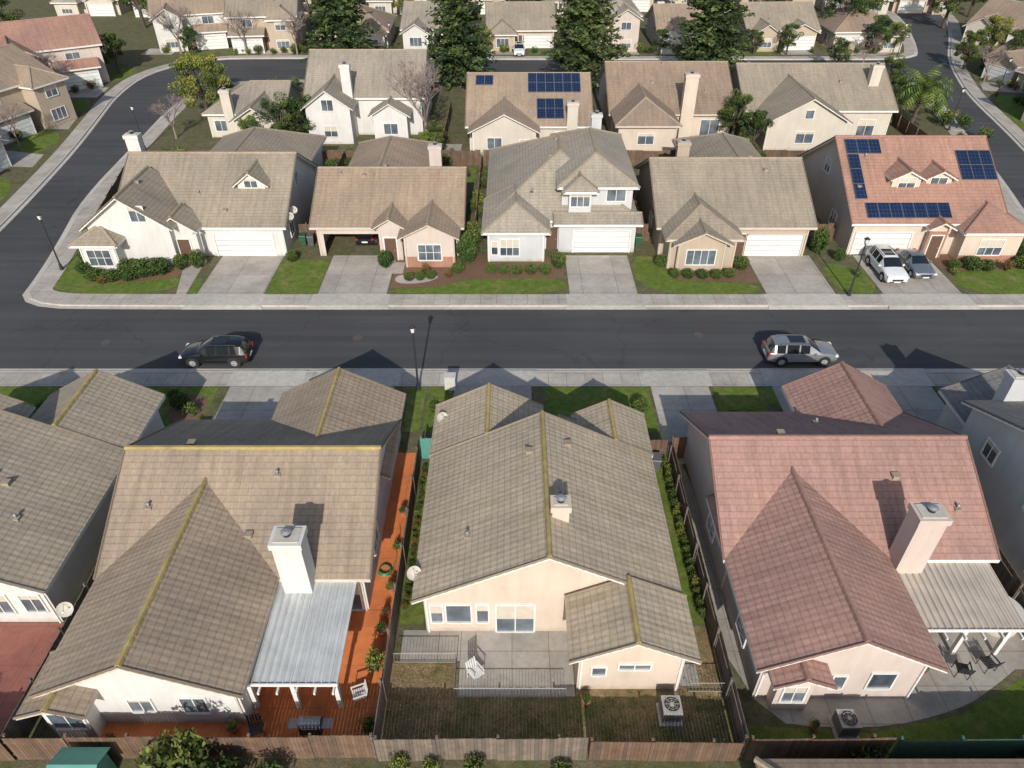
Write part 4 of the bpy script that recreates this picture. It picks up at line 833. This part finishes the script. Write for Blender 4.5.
# coiled garden hose and patio chairs
g = MB()
def coil(cx, cy, z, turns, r0):
    pts = []
    for i in range(turns*14): a = i*2*math.pi/14; rr = r0-.018*i/14+.01*math.sin(i*1.7); pts.append(Vector((cx+rr*math.cos(a), cy+rr*math.sin(a), z+.03*(i//14))))
    for a_, b_ in zip(pts, pts[1:]): g.cyl(a_, b_, .022, .022, 5, 0, False)
    q = pts[0]
    for i in range(14):
        q2 = q+Vector((.05*math.sin(i*.9), .22, 0)); q2.z = z; g.cyl(q, q2, .02, .02, 5, 0, False); q = q2
coil(-6.45, 23.2, .14, 5, .36)
g.obj("garden_hose", [M_flat("hose_green", (.05, .22, .09), .5)])
def chair(x, y, rz, m):
    c = empty("patio_chair", (x, y, .11), rz); g = MB()
    for i in range(6): g.box(-.26, .26, -.26+i*.09, -.19+i*.09, .40, .43)
    for i in range(5): g.hexa([(-.26+i*.11, .27, .43), (-.19+i*.11, .27, .43), (-.19+i*.11, .30, .43), (-.26+i*.11, .30, .43), (-.26+i*.11, .38, .95), (-.19+i*.11, .38, .95), (-.19+i*.11, .41, .95), (-.26+i*.11, .41, .95)])
    for sx in (-.27, .27):
        for sy in (-.24, .26): g.cyl((sx, sy, 0), (sx, sy, .62 if sy < 0 else .45), .02, .02, 6)
        g.box(sx-.03, sx+.03, -.27, .32, .62, .65)
    g.obj("seat_and_back", [m], c)
for x, y, r, m in ((-10.6, 14.9, .4, darkm), (-6.6, 16.4, -1.2, trim), (20, 17.6, 2.9, darkm), (21.3, 17.9, 3.4, darkm), (-1.6, 17.4, .7, trim), (-26, 16.2, .5, darkm)): chair(x, y, r, m)
H = empty("hot_tub", (23.0, 20.3, .11)); g = MB(); g.cyl((0, 0, 0), (0, 0, .85), .95, 1.0, 24, 0); g.cyl((0, 0, .85), (0, 0, .95), 1.04, .98, 24, 0); g.obj("shell_and_cover", [white], H)
H = empty("garden_shed", (-16.6, 12.75, 0)); g = MB(); g.box(-.8, .8, -.7, .7, 0, 1.7)
g.obj("shed_walls", [teal], H); g = MB(); upface(g, [(-.95, -.85, 1.65), (.95, -.85, 1.65), (.95, 0, 2.05), (-.95, 0, 2.05)], 0); upface(g, [(-.95, .85, 1.65), (.95, .85, 1.65), (.95, 0, 2.05), (-.95, 0, 2.05)], 0)
g.face([(-.95, -.85, 1.6), (.95, -.85, 1.6), (.95, -.85, 1.65), (-.95, -.85, 1.65)]); g.obj("shed_roof", [teal], H)
def bin_(x, y, m):
    b = empty("wheelie_bin", (x, y, .1), U(-.4, .4)); g = MB()
    g.hexa([(-.22, -.25, .05), (.22, -.25, .05), (.22, .25, .05), (-.22, .25, .05), (-.29, -.33, .95), (.29, -.33, .95), (.29, .33, .95), (-.29, .33, .95)])
    g.hexa([(-.31, -.37, .95), (.31, -.37, .95), (.31, .35, .97), (-.31, .35, .97), (-.29, -.34, 1.0), (.29, -.34, 1.0), (.29, .33, 1.06), (-.29, .33, 1.06)])
    g.cyl((-.3, .3, .1), (.3, .3, .1), .1, .1, 10, 1); g.obj("bin_body", [m, rubber], b)
gb = M_flat("bin_green", (.03, .10, .05), .5); bb = M_flat("bin_blue", (.03, .08, .22), .5); gy = M_flat("bin_grey", (.10, .10, .11), .5)
for x, y, m in ((8.4, 30.6, gy), (-18.9, 59.6, gb), (-18.2, 59.5, gy), (11.4, 59.4, gb), (27, 59.5, gy), (28.1, 59.5, bb), (24.6, 29, gy), (-20.6, 30, gb)): bin_(x, y, m)
T_ = empty("patio_table", (0.2, 81, .12)); g = MB(); g.cyl((0, 0, .7), (0, 0, .74), .7, .7, 20, 0); g.cyl((0, 0, 0), (0, 0, .7), .05, .05, 8, 0)
for q in range(4):
    a = q*1.57; cx, cy = math.cos(a)*1.1, math.sin(a)*1.1; g.box(cx-.22, cx+.22, cy-.22, cy+.22, .42, .46); g.box(cx-.22, cx+.22, cy+.18, cy+.22, .46, .9)
    for ox in (-.2, .2):
        for oy in (-.2, .2): g.cyl((cx+ox, cy+oy, 0), (cx+ox, cy+oy, .42), .015, .015, 4)
g.obj("table_and_chairs", [darkm], T_)
stone_m = M_std("stone", (.25, .2, .15), (.45, .37, .29), 5)
for x, y in ((56.5, 129.5), (63.2, 134), (58, 148), (66.5, 142)):
    g = MB(); g.box(x-.5, x+.5, y-.5, y+.5, 0, 1.9); g.box(x-.62, x+.62, y-.62, y+.62, 1.9, 2.05); g.box(x-.6, x+.6, y-.6, y+.6, 0, .25); g.obj("stone_gate_pillar", [stone_m])
g = MB(); g.box(-17, -11, 63.5, 63.6, 0, 2.6); g.box(-16.3, -15.4, 62.6, 63.4, 0, 1.8, 1); g.obj("garage_back_wall", [white, metal])

# ------------------------------------------------------------------ light, sky, camera
w = bpy.data.worlds.new("World"); scene.world = w; w.use_nodes = True; nt = w.node_tree
sky = nt.nodes.new("ShaderNodeTexSky"); sky.sky_type = 'NISHITA'; sky.sun_disc = False
sky.sun_elevation = math.radians(29); sky.sun_rotation = math.radians(180); sky.dust_density = 1.6
bg = nt.nodes["Background"]; bg.inputs["Strength"].default_value = .125; nt.links.new(sky.outputs[0], bg.inputs["Color"])
sl = bpy.data.lights.new("sun", 'SUN'); sl.energy = 4.2; sl.angle = math.radians(.5); sl.color = (1, .955, .89)
so = bpy.data.objects.new("sun", sl); scene.collection.objects.link(so); so.rotation_euler = (math.radians(61), 0, math.radians(0)); so.location = (0, -20, 60)
cd = bpy.data.cameras.new("camera"); cd.sensor_width = 36; cd.lens = 25.3; cd.clip_end = 6000
co = bpy.data.objects.new("camera", cd); scene.collection.objects.link(co); co.location = (0, 0, 30); co.rotation_euler = (math.radians(52.4), 0, 0)
scene.camera = co
scene.view_settings.view_transform = 'Standard'; scene.view_settings.look = 'None'; scene.view_settings.exposure = 0
